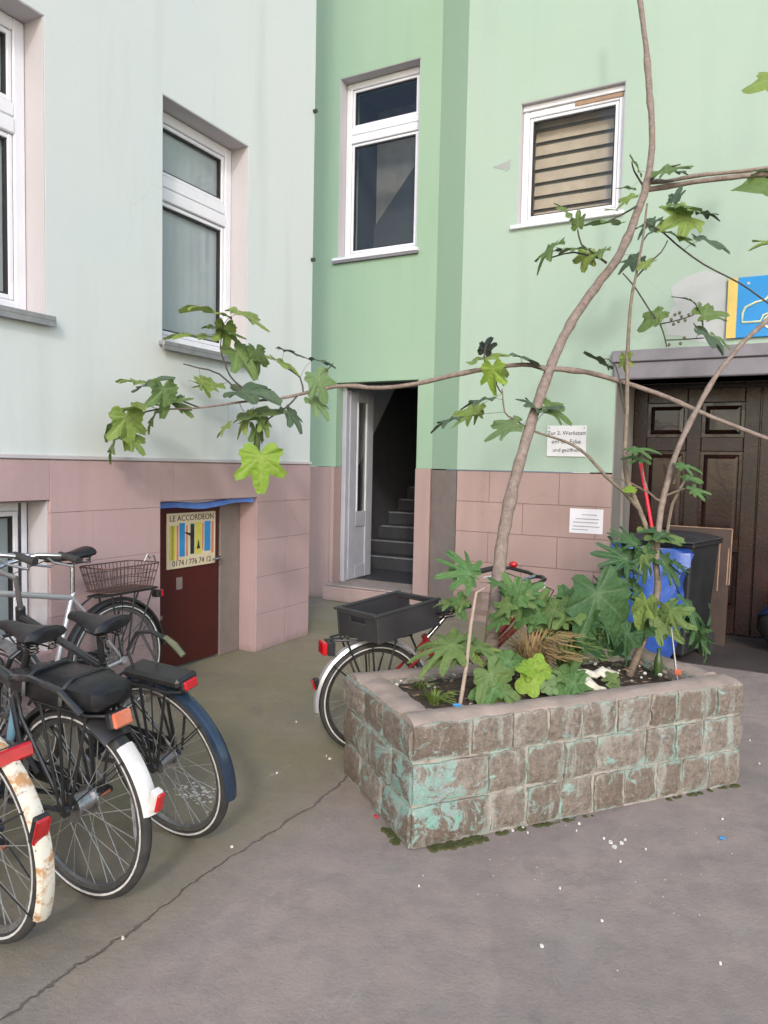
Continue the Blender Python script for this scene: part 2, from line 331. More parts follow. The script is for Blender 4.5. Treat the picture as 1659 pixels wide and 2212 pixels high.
# ------------------------------------------------------------------ mesh helpers
class MB:
    def __init__(s): s.v = []; s.f = []
    def add(s, vs, fs):
        o = len(s.v); s.v += [tuple(v) for v in vs]; s.f += [tuple(i + o for i in f) for f in fs]; return s
    def box(s, x0, x1, y0, y1, z0, z1):
        return s.add([(x0, y0, z0), (x1, y0, z0), (x1, y1, z0), (x0, y1, z0), (x0, y0, z1), (x1, y0, z1), (x1, y1, z1), (x0, y1, z1)],
                     [(0, 3, 2, 1), (4, 5, 6, 7), (0, 1, 5, 4), (1, 2, 6, 5), (2, 3, 7, 6), (3, 0, 4, 7)])
    def bbox(s, x0, x1, y0, y1, z0, z1, b):
        # box with chamfered edges
        vs = []; X = (x0, x1); Y = (y0, y1); Z = (z0, z1)
        idx = {}
        for i in (0, 1):
            for j in (0, 1):
                for k in (0, 1):
                    sx, sy, sz = (b if i == 0 else -b), (b if j == 0 else -b), (b if k == 0 else -b)
                    idx[(i, j, k, 'x')] = len(vs); vs.append((X[i], Y[j] + sy, Z[k] + sz))
                    idx[(i, j, k, 'y')] = len(vs); vs.append((X[i] + sx, Y[j], Z[k] + sz))
                    idx[(i, j, k, 'z')] = len(vs); vs.append((X[i] + sx, Y[j] + sy, Z[k]))
        g = lambda *a: idx[a]
        fs = []
        for i in (0, 1): fs.append([g(i, 0, 0, 'x'), g(i, 1, 0, 'x'), g(i, 1, 1, 'x'), g(i, 0, 1, 'x')][::(1 if i else -1)])
        for j in (0, 1): fs.append([g(0, j, 0, 'y'), g(1, j, 0, 'y'), g(1, j, 1, 'y'), g(0, j, 1, 'y')][::(-1 if j else 1)])
        for k in (0, 1): fs.append([g(0, 0, k, 'z'), g(1, 0, k, 'z'), g(1, 1, k, 'z'), g(0, 1, k, 'z')][::(1 if k else -1)])
        for i in (0, 1):
            for j in (0, 1): fs.append([g(i, j, 0, 'x'), g(i, j, 0, 'y'), g(i, j, 1, 'y'), g(i, j, 1, 'x')][::(1 if i == j else -1)])
        for i in (0, 1):
            for k in (0, 1): fs.append([g(i, 0, k, 'x'), g(i, 1, k, 'x'), g(i, 1, k, 'z'), g(i, 0, k, 'z')][::(1 if i != k else -1)])
        for j in (0, 1):
            for k in (0, 1): fs.append([g(0, j, k, 'y'), g(1, j, k, 'y'), g(1, j, k, 'z'), g(0, j, k, 'z')][::(1 if j == k else -1)])
        for i in (0, 1):
            for j in (0, 1):
                for k in (0, 1): fs.append([g(i, j, k, 'x'), g(i, j, k, 'y'), g(i, j, k, 'z')])
        return s.add(vs, fs)
    def tube(s, pts, rad, n=8, closed=False, cap=True):
        pts = [Vector(p) for p in pts]; m = len(pts)
        rr = rad if isinstance(rad, (list, tuple)) else [rad] * m
        tang = []
        for i in range(m):
            a = pts[(i - 1) % m] if (closed or i > 0) else pts[0]; b_ = pts[(i + 1) % m] if (closed or i < m - 1) else pts[-1]
            tg = (b_ - a); tang.append(tg.normalized() if tg.length > 1e-9 else Vector((0, 0, 1)))
        t0 = tang[0]; nrm = t0.orthogonal().normalized(); vs = []; fs = []
        for i in range(m):
            if i: nrm = tang[i - 1].rotation_difference(tang[i]) @ nrm
            nrm = (nrm - tang[i] * nrm.dot(tang[i])).normalized(); bi = tang[i].cross(nrm)
            for k in range(n):
                a = 2 * math.pi * k / n; vs.append(pts[i] + (nrm * math.cos(a) + bi * math.sin(a)) * rr[i])
        seg = m if closed else m - 1
        for i in range(seg):
            j = (i + 1) % m
            for k in range(n): fs.append((i * n + k, i * n + (k + 1) % n, j * n + (k + 1) % n, j * n + k))
        if cap and not closed:
            fs.append(tuple(range(n))[::-1]); fs.append(tuple((m - 1) * n + k for k in range(n)))
        return s.add(vs, fs)
    def ring(s, c, R_, prof, n=48, a0=0, a1=360, axis='y'):
        # sweep of a closed profile [(dr, dy), ...] round the y axis through c, from angle a0 to a1 (deg from +x towards +z)
        full = abs(a1 - a0) >= 359.9; m = n if full else n + 1; k = len(prof); vs = []; fs = []
        for i in range(m):
            a = R(a0 + (a1 - a0) * i / n)
            for dr, dy in prof: vs.append((c[0] + (R_ + dr) * math.cos(a), c[1] + dy, c[2] + (R_ + dr) * math.sin(a)))
        for i in range(n):
            j = (i + 1) % m
            for q in range(k): fs.append((i * k + q, i * k + (q + 1) % k, j * k + (q + 1) % k, j * k + q))
        if not full: fs.append(tuple(range(k))); fs.append(tuple((m - 1) * k + q for q in range(k))[::-1])
        return s.add(vs, fs)
    def cyl(s, a, b_, r, n=12, r2=None): return s.tube([a, b_], [r, r if r2 is None else r2], n)
    def prism(s, poly, y0, y1):       # poly in (x, z)
        k = len(poly)
        return s.add([(x, y0, z) for x, z in poly] + [(x, y1, z) for x, z in poly],
                     [tuple(range(k)), tuple(range(k, 2 * k))[::-1]] + [(i, i + k, (i + 1) % k + k, (i + 1) % k) for i in range(k)])
    def ball(s, c, rx, ry, rz, n=10, m=7):
        vs = [(c[0], c[1], c[2] - rz)]; fs = []
        for i in range(1, m):
            a = math.pi * i / m - math.pi / 2
            for k in range(n): b_ = 2 * math.pi * k / n; vs.append((c[0] + rx * math.cos(a) * math.cos(b_), c[1] + ry * math.cos(a) * math.sin(b_), c[2] + rz * math.sin(a)))
        vs.append((c[0], c[1], c[2] + rz)); T = len(vs) - 1
        for k in range(n): fs.append((0, 1 + (k + 1) % n, 1 + k)); fs.append((T, 1 + (m - 2) * n + k, 1 + (m - 2) * n + (k + 1) % n))
        for i in range(m - 2):
            for k in range(n): fs.append((1 + i * n + k, 1 + i * n + (k + 1) % n, 1 + (i + 1) * n + (k + 1) % n, 1 + (i + 1) * n + k))
        return s.add(vs, fs)
    def xf(s, M_): s.v = [tuple(M_ @ Vector(v)) for v in s.v]; return s
    def jitter(s, a, r=rnd): s.v = [tuple(x + r.uniform(-a, a) for x in v) for v in s.v]; return s
    def build(s, name, m, parent=None, smooth=False, loc=None):
        me = bpy.data.meshes.new(name); me.from_pydata(s.v, [], s.f); me.update()
        return link(me, name, m, parent, smooth, loc)
def link(me, name, m, parent=None, smooth=False, loc=None):
    if m is not None: me.materials.append(MATS[m])
    if smooth:
        for p in me.polygons: p.use_smooth = True
        try: me.set_sharp_from_angle(angle=R(38))
        except Exception: pass
    o = bpy.data.objects.new(name, me); col.objects.link(o); o.parent = parent
    if loc is not None: o.location = loc
    return o
def empty(name, loc=(0, 0, 0), rot=(0, 0, 0)):
    o = bpy.data.objects.new(name, None); col.objects.link(o); o.location = loc; o.rotation_euler = rot; o.empty_display_size = .1; return o
def tag(o, label, cat=None, group=None, kind=None):
    o['label'] = label
    if cat: o['category'] = cat
    if group: o['group'] = group
    if kind: o['kind'] = kind
    return o
def child(parent, src, **kw):      # a copy of a part that shares its mesh
    c = src.copy(); col.objects.link(c); c.parent = parent; return c
def text(body, size, name, m, parent, M_, depth=.0015):
    cu = bpy.data.curves.new('t', 'FONT'); cu.body = body; cu.size = size; cu.align_x = 'CENTER'; cu.align_y = 'CENTER'; cu.extrude = depth
    cu.resolution_u = 3
    o = bpy.data.objects.new('t', cu); col.objects.link(o)
    bpy.context.view_layer.update()
    me = bpy.data.meshes.new_from_object(o.evaluated_get(bpy.context.evaluated_depsgraph_get()))
    bpy.data.objects.remove(o); me.transform(M_); me.materials.clear()
    return link(me, name, m, parent)

def cells(a0, a1, z0, z1, holes):
    A = sorted({a0, a1, *[h[0] for h in holes], *[h[1] for h in holes]}); Z = sorted({z0, z1, *[h[2] for h in holes], *[h[3] for h in holes]})
    for i in range(len(A) - 1):
        for j in range(len(Z) - 1):
            ca, cz = (A[i] + A[i + 1]) / 2, (Z[j] + Z[j + 1]) / 2
            if any(h[0] < ca < h[1] and h[2] < cz < h[3] for h in holes): continue
            yield A[i], A[i + 1], Z[j], Z[j + 1]
def wall(axis, p, back, a0, a1, z0, z1, holes):
    # wall face on plane axis = p, back face at p + back, with openings (a0, a1, z0, z1) and their reveals
    mb = MB()
    P = (lambda a, z, d: (p + d, a, z)) if axis == 'x' else (lambda a, z, d: (a, p + d, z))
    def quad(*q): mb.add(q, [(0, 1, 2, 3)])
    for b0, b1, y0, y1 in cells(a0, a1, z0, z1, holes):
        quad(P(b0, y0, 0), P(b1, y0, 0), P(b1, y1, 0), P(b0, y1, 0)); quad(P(b0, y0, back), P(b0, y1, back), P(b1, y1, back), P(b1, y0, back))
    for b0, b1, y0, y1 in holes:
        quad(P(b0, y0, 0), P(b0, y1, 0), P(b0, y1, back), P(b0, y0, back)); quad(P(b1, y0, 0), P(b1, y0, back), P(b1, y1, back), P(b1, y1, 0))
        quad(P(b0, y1, 0), P(b1, y1, 0), P(b1, y1, back), P(b0, y1, back))
        if y0 > z0 + .01: quad(P(b0, y0, 0), P(b0, y0, back), P(b1, y0, back), P(b1, y0, 0))
    for a in (a0, a1): quad(P(a, z0, 0), P(a, z1, 0), P(a, z1, back), P(a, z0, back))
    quad(P(a0, z1, 0), P(a1, z1, 0), P(a1, z1, back), P(a0, z1, back))
    return mb

# window built in a local frame: x to the right as seen from outside, y into the wall, z up
def window(parent, M_, wd, ht, transom, curtain='curtain', fr=.075, tr_h=.16, room=.5, sill=True, side=.02, cd=.055):
    t = lambda mb: mb.xf(M_)
    f = MB()
    f.bbox(0, fr, 0, .07, 0, ht, .006); f.bbox(wd - fr, wd, 0, .07, 0, ht, .006)
    f.bbox(fr, wd - fr, .001, .069, 0, fr, .006); f.bbox(fr, wd - fr, .001, .069, ht - fr, ht, .006)
    win = t(f).build('window', 'pvc', parent)
    panes = [(0, ht)] if transom is None else [(0, transom), (transom + tr_h, ht)]
    if transom is not None:
        t(MB().bbox(fr, wd - fr, -.006, .064, transom, transom + tr_h * .52, .006)).build('transom', 'pvc', win)
        t(MB().bbox(fr, wd - fr, -.002, .066, transom + tr_h * .55, transom + tr_h, .006)).build('transom', 'pvc', win)
        t(MB().box(fr, wd - fr, .01, .06, transom + tr_h * .5, transom + tr_h * .57)).build('gasket', 'gasket', win)
    for z0, z1 in panes:
        b0 = fr if z0 == 0 else 0; b1 = fr if z1 == ht else 0
        s = .028
        x0, x1, y0, y1 = fr + .004, wd - fr - .004, z0 + b0 + .004, z1 - b1 - .004
        sb = MB(); sb.bbox(x0, x0 + s, .010, .060, y0, y1, .004); sb.bbox(x1 - s, x1, .010, .060, y0, y1, .004)
        sb.bbox(x0 + s, x1 - s, .011, .059, y0, y0 + s, .004); sb.bbox(x0 + s, x1 - s, .011, .059, y1 - s, y1, .004)
        t(sb).build('sash', 'pvc', win)
        g = .012; gb = MB(); gb.box(x0 + s, x0 + s + g, .022, .05, y0 + s, y1 - s); gb.box(x1 - s - g, x1 - s, .022, .05, y0 + s, y1 - s)
        gb.box(x0 + s, x1 - s, .023, .049, y0 + s, y0 + s + g); gb.box(x0 + s, x1 - s, .023, .049, y1 - s - g, y1 - s)
        t(gb).build('gasket', 'gasket', win)
        t(MB().box(x0 + s + .002, x1 - s - .002, .030, .036, y0 + s + .002, y1 - s - .002)).build('pane', 'glass', win)
    if curtain:
        n = 60; vs = []; fs = []
        for i in range(n + 1):
            x = .075 + (wd - .15) * i / n; yy = cd + .0012 * math.sin(i * .9)
            vs += [(x, yy, .05), (x, yy, ht - .03)]
        for i in range(n): fs.append((2 * i, 2 * i + 2, 2 * i + 3, 2 * i + 1))
        t(MB().add(vs, fs)).build('curtain', curtain, win, True)
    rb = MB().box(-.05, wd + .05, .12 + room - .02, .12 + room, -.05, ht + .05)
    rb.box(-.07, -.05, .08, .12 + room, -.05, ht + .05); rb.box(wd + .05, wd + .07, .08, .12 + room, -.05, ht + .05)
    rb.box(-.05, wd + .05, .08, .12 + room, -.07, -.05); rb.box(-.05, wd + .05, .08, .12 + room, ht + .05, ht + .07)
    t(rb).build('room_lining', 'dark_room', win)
    return win
def frame_x(x, y, z):   # wall facing +x (left building): local x runs along +y, local y goes into -x
    return Matrix(((0, -1, 0, x), (1, 0, 0, y), (0, 0, 1, z), (0, 0, 0, 1)))
def frame_y(x, y, z):   # wall facing -y
    return Matrix(((1, 0, 0, x), (0, 1, 0, y), (0, 0, 1, z), (0, 0, 0, 1)))

# ================================================================== THE SETTING
g = MB(); g.add([(-60, -60, 0), (60, -60, 0), (60, 60, 0), (-60, 60, 0)], [(0, 1, 2, 3)])
tag(g.build('ground', 'concrete_ground'), 'grey concrete courtyard ground with a long cracked joint', kind='structure')
tag(MB().box(-1.34, 3.0, 6.36, 7.70, -.02, .006).build('passage_floor', 'passage_dark'), 'dark floor of the gateway', kind='structure')  # darker floor sheet, reaching from before the wall face to the gate doors

# ---------------------------------------------------------------- left building
XL = -3.75
LB = tag(empty('white_apartment_building', (-4.2, 2, 0)), 'pale white rendered building with pink plinth behind the parked bicycles', 'building')
def P_(root):      # shapes are written in world coordinates: undo the root's own place
    return Matrix.Translation(-Vector(root.location))
def put(mb, name, m, root, smooth=False): return mb.xf(P_(root)).build(name, m, root, smooth)
W1 = (1.75, 2.81, 2.345, 4.02); W2 = (3.70, 4.595, 2.345, 3.99)
put(wall('x', XL, -.45, -2.5, 5.49, 1.56, 9.0, [W1, W2]), 'wall', 'white_render', LB)
PL = 1.555
CW = (1.75, 2.81, .42, 1.306); CDR = (3.68, 4.725, 0.0, 1.27)
put(wall('x', XL - .004, -.44, -2.5, 5.488, 0, PL, [CW, CDR]), 'plinth_wall', 'mauve_plaster', LB)
put(MB().bbox(XL - .01, XL + .022, -2.5, 5.497, PL - .008, PL + .018, .004), 'plinth_ledge', 'reveal_white', LB)
# scored plinth blocks, as in the photograph: courses with faint joints
def blocks(mk, a0, a1, z0, z1, rows, lens, holes, parent, m, gap=.004):
    H = (z1 - z0) / rows
    for r in range(rows):
        a = a0 - (lens * .5 if r % 2 else 0)
        while a < a1:
            b0, b1 = max(a, a0), min(a + lens, a1); a += lens
            segs = [(b0, b1, z0 + r * H, z0 + (r + 1) * H)]
            for h in holes:
                nx = []
                for s in segs:
                    if s[1] <= h[0] or s[0] >= h[1] or s[3] <= h[2] or s[2] >= h[3]: nx.append(s); continue
                    if s[0] < h[0]: nx.append((s[0], h[0] - .004, s[2], s[3]))
                    if s[1] > h[1]: nx.append((h[1] + .004, s[1], s[2], s[3]))
                    c0, c1 = max(s[0], h[0] - .004), min(s[1], h[1] + .004)
                    if s[3] > h[3] + .012: nx.append((c0, c1, h[3] + .004, s[3]))
                    if s[2] < h[2] - .012: nx.append((c0, c1, s[2], h[2] - .004))
                segs = nx
            for s in segs:
                if s[1] - s[0] < .03 or s[3] - s[2] < .012: continue
                mk(s[0] + gap, s[1] - gap, s[2] + gap, s[3] - gap)
def lb_block(a, b_, z0, z1): put(MB().bbox(XL - .03, XL + .014, a, b_, z0, z1, .0018), 'plinth_block', 'mauve_plaster', LB)
blocks(lb_block, 1.1, 5.486, .0, PL - .012, 5, 1.35, [CW, CDR], LB, 'pink_plaster', .0009)
# reveals in pinkish white inside the upper windows
for nm, (a, b_, z0, z1) in (('w', W1), ('w', W2)):
    rv = MB(); d0, d1 = XL - .19, XL - .003
    rv.box(d0, d1, b_ - .006, b_ + .002, z0, z1); rv.box(d0, d1, a - .002, a + .006, z0, z1); rv.box(d0, d1, a, b_, z1 - .006, z1 + .002)
    put(rv, 'reveal', 'reveal_white', LB)
    window(LB, P_(LB) @ frame_x(XL - .16, a + .008, z0 + .03), b_ - a - .016, z1 - z0 - .04, 1.0, fr=.07, tr_h=.17)
    sl = MB().bbox(XL - .16, XL + .05, a - .03, b_ + .03, z0 - .012, z0 + .018, .004); sl.box(XL + .035, XL + .048, a - .03, b_ + .03, z0 - .04, z0 - .008)
    put(sl, 'sill', 'zinc', LB)
# cellar window
cw = MB(); cw.box(XL - .17, XL - .003, CW[1] - .007, CW[1] + .002, CW[2], CW[3]); put(cw, 'cellar_reveal', 'reveal_white', LB)
put(MB().box(XL - .2, XL - .004, CW[0], CW[1], CW[3] - .006, CW[3] + .002), 'cellar_soffit', 'frame_brown', LB)
window(LB, P_(LB) @ frame_x(XL - .17, CW[0] + .01, CW[2]), CW[1] - CW[0] - .02, CW[3] - CW[2] - .012, None, fr=.05)
for yy in (2.25, 2.5, 2.70): put(MB().cyl((XL - .10, yy, CW[2]), (XL - .10, yy, CW[3]), .008, 8), 'window_bar', 'graphite_paint', LB)
# cellar door: brown jamb, red leaf
dk = MB(); dk.bbox(XL - .22, XL - .155, 4.48, 4.722, 0, 1.235, .004); put(dk, 'door_jamb', 'frame_brown', LB)
dr = put(MB().bbox(XL - .225, XL - .165, 3.70, 4.476, .02, 1.21, .004), 'cellar_door', 'red_door', LB)
MB().cyl((0, 0, 0), (.05, 0, 0), .012, 10).tube([(.05, 0, 0), (.055, -.07, -.003), (.045, -.09, -.004)], .009, 8).xf(P_(LB) @ Matrix.Translation((XL - .167, 4.45, .80))).build('handle', 'alloy', dr, True)
MB().bbox(XL - .168, XL - .160, 4.01, 4.07, .60, .69, .001).xf(P_(LB)).build('patch_plate', 'frame_brown', dr)
MB().bbox(XL - .168, XL - .161, 3.84, 3.87, .40, .43, .001).xf(P_(LB)).build('patch_plate', 'frame_brown', dr)
bl = MB()
vs = []; fs = []; n = 12
for i in range(n + 1):
    y = 3.68 + 1.02 * i / n; zb = 1.205 + .012 * math.sin(i * .8) + .03 * (i / n) ** 2; x = XL - .12 + .10 * (i / n)
    for (dx, dz) in ((0, 0), (.02, .002), (.02, .042), (0, .046)): vs.append((x + dx, y, zb + dz + rnd.uniform(-.002, .002)))
for i in range(n):
    for q in range(4): fs.append((i * 4 + q, i * 4 + (q + 1) % 4, i * 4 + 4 + (q + 1) % 4, i * 4 + 4 + q))
fs += [(0, 1, 2, 3), tuple(n * 4 + q for q in (3, 2, 1, 0))]
put(bl.add(vs, fs), 'blue_lintel_strip', 'blue_paint', LB)
for zz in (4.62, 3.35): put(MB().cyl((XL - .01, 5.475, zz), (XL + .03, 5.475, zz), .018, 10), 'pipe_bracket', 'graphite_paint', LB)

# ---------------------------------------------------------------- stair tower in the middle
YM = 7.12; XR0 = -2.92; YR = 6.92; XC = -3.295
ST = tag(empty('green_stair_tower', (-4.1, 7.6, 0)), 'darker green set-back stair bay with open white door and tall window', 'building')
MW = (-4.526, -3.54, 3.84, 5.82); MD = (-4.506, -3.48, .0, 2.477)
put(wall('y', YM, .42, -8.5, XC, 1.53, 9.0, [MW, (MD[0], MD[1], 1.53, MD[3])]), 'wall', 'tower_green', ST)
# chamfered strip towards the right wall
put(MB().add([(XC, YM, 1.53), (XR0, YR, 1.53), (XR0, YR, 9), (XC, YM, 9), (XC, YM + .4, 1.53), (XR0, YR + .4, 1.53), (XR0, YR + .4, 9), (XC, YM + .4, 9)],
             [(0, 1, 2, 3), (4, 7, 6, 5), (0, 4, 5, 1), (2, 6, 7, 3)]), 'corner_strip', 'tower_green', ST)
put(MB().add([(XC + .003, YM - .004, 0), (XR0, YR - .004, 0), (XR0, YR - .004, 1.518), (XC + .003, YM - .004, 1.518), (XC + .003, YM + .4, 0), (XR0, YR + .4, 0), (XR0, YR + .4, 1.518), (XC + .003, YM + .4, 1.518)],
             [(0, 1, 2, 3), (4, 7, 6, 5), (0, 4, 5, 1), (2, 6, 7, 3)]), 'corner_plinth', 'frame_brown', ST)
put(MB().bbox(-8.5, -4.566, YM - .012, YM + .4, 0, 1.525, .004), 'plinth', 'pink_plaster', ST)
put(MB().bbox(-4.558, MD[0] - .002, YM - .03, YM + .4, 0, 1.528, .005), 'door_pier', 'pink_plaster', ST)
put(MB().bbox(MD[1] + .002, XC - .004, YM - .03, YM + .4, 0, 1.528, .005), 'door_pier', 'pink_plaster', ST)
put(MB().bbox(-4.586, XC + .01, YM - .12, YM + .10, 0, .165, .01), 'door_step', 'pink_plaster', ST)
put(MB().bbox(-4.546, XC - .20, YM - .10, YM + .42, .168, .192, .006), 'threshold', 'step_stone', ST)
rv = MB(); rv.box(MW[0] - .002, MW[0] + .006, YM + .003, YM + .19, MW[2], MW[3]); rv.box(MW[1] - .006, MW[1] + .002, YM + .003, YM + .19, MW[2], MW[3]); rv.box(MW[0], MW[1], YM + .003, YM + .19, MW[3] - .006, MW[3] + .002)
put(rv, 'reveal', 'reveal_white', ST)
window(ST, P_(ST) @ frame_y(MW[0] + .008, YM + .13, MW[2] + .03), MW[1] - MW[0] - .016, MW[3] - MW[2] - .04, 1.28, curtain=None, fr=.07, tr_h=.17, room=1.2)
# inside that window: a flight of stairs with a dark painted dado
put(MB().add([(-5.3, 8.05, 3.7), (-3.2, 8.05, 3.7), (-3.2, 8.05, 6.2), (-5.3, 8.05, 6.2)], [(0, 1, 2, 3)]), 'stair_wall', 'landing_grey', ST)
put(MB().add([(-4.75, 8.0, 3.7), (-3.4, 8.0, 3.7), (-3.4, 8.0, 5.45), (-3.95, 8.0, 5.2), (-4.75, 8.0, 4.25), (-4.75, 8.04, 3.7), (-3.4, 8.04, 3.7), (-3.4, 8.04, 5.45), (-3.95, 8.04, 5.2), (-4.75, 8.04, 4.25)],
             [(0, 1, 2, 3, 4), (9, 8, 7, 6, 5), (2, 7, 8, 3), (3, 8, 9, 4)]), 'stair_dado', 'stair_dado', ST)
put(MB().bbox(MW[0] - .05, MW[1] + .03, YM - .045, YM + .14, MW[2] - .01, MW[2] + .022, .005), 'sill', 'pvc', ST)
put(MB().box(MW[0] - .05, MW[1] + .03, YM - .035, YM, MW[2] - .035, MW[2] - .012), 'sill_drip', 'lintel_grey', ST)
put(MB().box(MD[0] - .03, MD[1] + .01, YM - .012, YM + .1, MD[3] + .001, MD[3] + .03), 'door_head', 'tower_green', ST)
# stair hall
FL = .19
put(MB().box(-5.2, -3.1, YM + .43, 8.45, .02, FL), 'hall_floor', 'stair_step', ST)
put(MB().box(-5.2, -3.1, YM + .425, 13.2, 3.66, 3.70), 'hall_ceiling', 'stair_wall', ST)
put(MB().box(-5.05, -4.98, YM + .425, 13.2, 0, 3.66), 'hall_wall', 'stair_wall', ST)
put(MB().box(-3.40, -3.32, YM + .425, 13.2, 0, 3.66), 'hall_wall', 'stair_wall', ST)
put(MB().box(-5.0, -3.35, 13.1, 13.2, 0, 3.66), 'hall_back_wall', 'stair_wall', ST)
put(MB().add([(-4.97, 7.73, .1), (-4.97, 13.1, .1), (-4.97, 13.1, 3.65), (-4.97, 10.3, 3.65), (-4.97, 8.25, 1.35), (-4.97, 7.73, 1.30)], [(0, 1, 2, 3, 4, 5)]), 'stair_dado', 'stair_dado', ST)
for k in range(9):
    y0 = 8.40 + .29 * k; z1 = FL + .176 * (k + 1)
    stp = put(MB().bbox(-4.96, -3.42, y0, y0 + .33, z1 - .176, z1, .006), 'stair_tread', 'stair_step', ST)
    MB().bbox(-4.95 + .02 * (k % 3), -3.43, y0 - .012, y0 + .022, z1 - .016, z1 + .004, .003).xf(P_(ST)).build('nosing', 'nosing', stp)
put(MB().box(-4.96, -3.42, 8.40 + .29 * 9, 13.1, FL + .176 * 9 - .2, FL + .176 * 9), 'landing', 'stair_step', ST)
put(MB().bbox(-3.95, -3.45, 12.2, 12.26, FL + .176 * 9, FL + .176 * 9 + 1.78, .01), 'landing_door', 'door_white', ST)
put(MB().bbox(-4.05, -3.96, 12.19, 12.27, FL + .176 * 9, FL + .176 * 9 + 1.85, .01), 'landing_door_frame', 'pvc', ST)
put(MB().bbox(-4.965, -4.955, 10.30, 10.36, 2.1, 2.2, .003), 'light_switch', 'pvc', ST)
# open door leaf with a narrow glazed light, swung inwards
dl = empty('door_leaf', Vector((-4.437, YM + .2, .20)) - Vector(ST.location), (0, 0, R(91))); dl.parent = ST
fm = MB(); wd, hh, th = .56, 2.27, .05
fm.bbox(0, .16, 0, th, 0, hh, .006); fm.bbox(wd - .16, wd, 0, th, 0, hh, .006); fm.bbox(.16, wd - .16, .001, th - .001, 0, .16, .006); fm.bbox(.16, wd - .16, .001, th - .001, .62, .80, .006); fm.bbox(.16, wd - .16, .001, th - .001, hh - .18, hh, .006)
fm.build('leaf_frame', 'door_white', dl)
MB().bbox(.155, wd - .155, .016, .034, .15, .63, .003).build('lower_panel', 'door_white', dl)
MB().box(.158, wd - .158, .020, .028, .79, hh - .17).build('pane', 'glass', dl)
bd = MB(); bd.bbox(.16, .185, -.008, .012, .80, hh - .18, .003); bd.bbox(wd - .185, wd - .16, -.008, .012, .80, hh - .18, .003); bd.build('glazing_bead', 'pvc', dl)
put(MB().bbox(-4.504, -4.447, YM + .12, YM + .19, .19, 2.474, .006), 'door_frame', 'door_white', ST)
put(MB().bbox(-4.447, -3.485, YM + .12, YM + .19, 2.41, 2.474, .006), 'door_frame', 'gasket', ST)

# ---------------------------------------------------------------- right building
RB = tag(empty('green_apartment_building', (-1.5, 7.0, 0)), 'light green rendered building with pink block plinth and brown gateway', 'building')
RW = (-2.365, -1.398, 3.855, 5.015); GT = (-1.378, 3.2, 0, 2.37)
put(wall('y', YR, .40, XR0, 6.0, 1.53, 9.0, [RW, (GT[0], GT[1], 1.53, GT[3])]), 'wall', 'green_render', RB)
put(MB().box(XR0, GT[0], YR + .02, YR + .40, 0, 1.52), 'plinth_wall', 'rough_base', RB)
def rb_block(a, b_, z0, z1): put(MB().bbox(a, b_, YR - .006, YR + .05, z0, z1, .0015), 'plinth_block', 'pink_plaster', RB)
blocks(rb_block, XR0 + .004, GT[0] - .002, .30, 1.515, 4, .70, [], RB, 'pink_plaster', .0018)
rg = MB(); n = 20; vs = []; fs = []
for i in range(n + 1):
    for j in range(6):
        x = XR0 + (GT[0] - XR0) * i / n; z = .30 * j / 5
        vs.append((x, YR + .005 + rnd.uniform(-.02, .012), z))
for i in range(n):
    for j in range(5): fs.append((i * 6 + j, i * 6 + 6 + j, i * 6 + 7 + j, i * 6 + j + 1))
put(MB().add(vs, fs), 'bare_masonry_base', 'rough_base', RB)
# window with blind
rv = MB(); rv.box(RW[0] - .002, RW[0] + .006, YR + .003, YR + .13, RW[2], RW[3]); rv.box(RW[1] - .006, RW[1] + .002, YR + .003, YR + .13, RW[2], RW[3]); rv.box(RW[0], RW[1], YR + .003, YR + .13, RW[3] - .006, RW[3] + .002)
put(rv, 'reveal', 'reveal_white', RB)
wr = window(RB, P_(RB) @ frame_y(RW[0] + .008, YR + .07, RW[2] + .03), RW[1] - RW[0] - .016, RW[3] - RW[2] - .09, None, curtain=None, fr=.06, room=.3)
put(MB().bbox(RW[0] + .008, RW[1] - .008, YR + .05, YR + .13, RW[3] - .058, RW[3] - .008, .004), 'shutter_box', 'pvc', RB)
put(MB().bbox(RW[0] + .50, RW[1] - .03, YR + .062, YR + .07, RW[3] - .10, RW[3] - .062, .002), 'rust_strip', 'board_edge', RB)
put(MB().bbox(RW[0] - .06, RW[1] + .03, YR - .04, YR + .09, RW[2] - .012, RW[2] + .024, .005), 'sill', 'pvc', RB)
z = RW[2] + .10
put(MB().box(RW[0] + .02, RW[1] - .02, YR + .25, YR + .255, RW[2] + .05, RW[3] - .06), 'blind_backing', 'blind_dark', RB)
while z < RW[3] - .12:
    sl = MB(); a = R(14)
    sl.add([(RW[0] + .09, YR + .215, z), (RW[1] - .09, YR + .215, z), (RW[1] - .09, YR + .235, z + .098), (RW[0] + .09, YR + .235, z + .098), (RW[0] + .09, YR + .219, z), (RW[1] - .09, YR + .219, z), (RW[1] - .09, YR + .239, z + .098), (RW[0] + .09, YR + .239, z + .098)],
           [(0, 1, 2, 3), (7, 6, 5, 4), (0, 4, 5, 1), (2, 6, 7, 3), (0, 3, 7, 4), (1, 5, 6, 2)])
    MB.build(sl.xf(P_(RB)), 'blind_slat', 'blind_tan', wr); z += .127
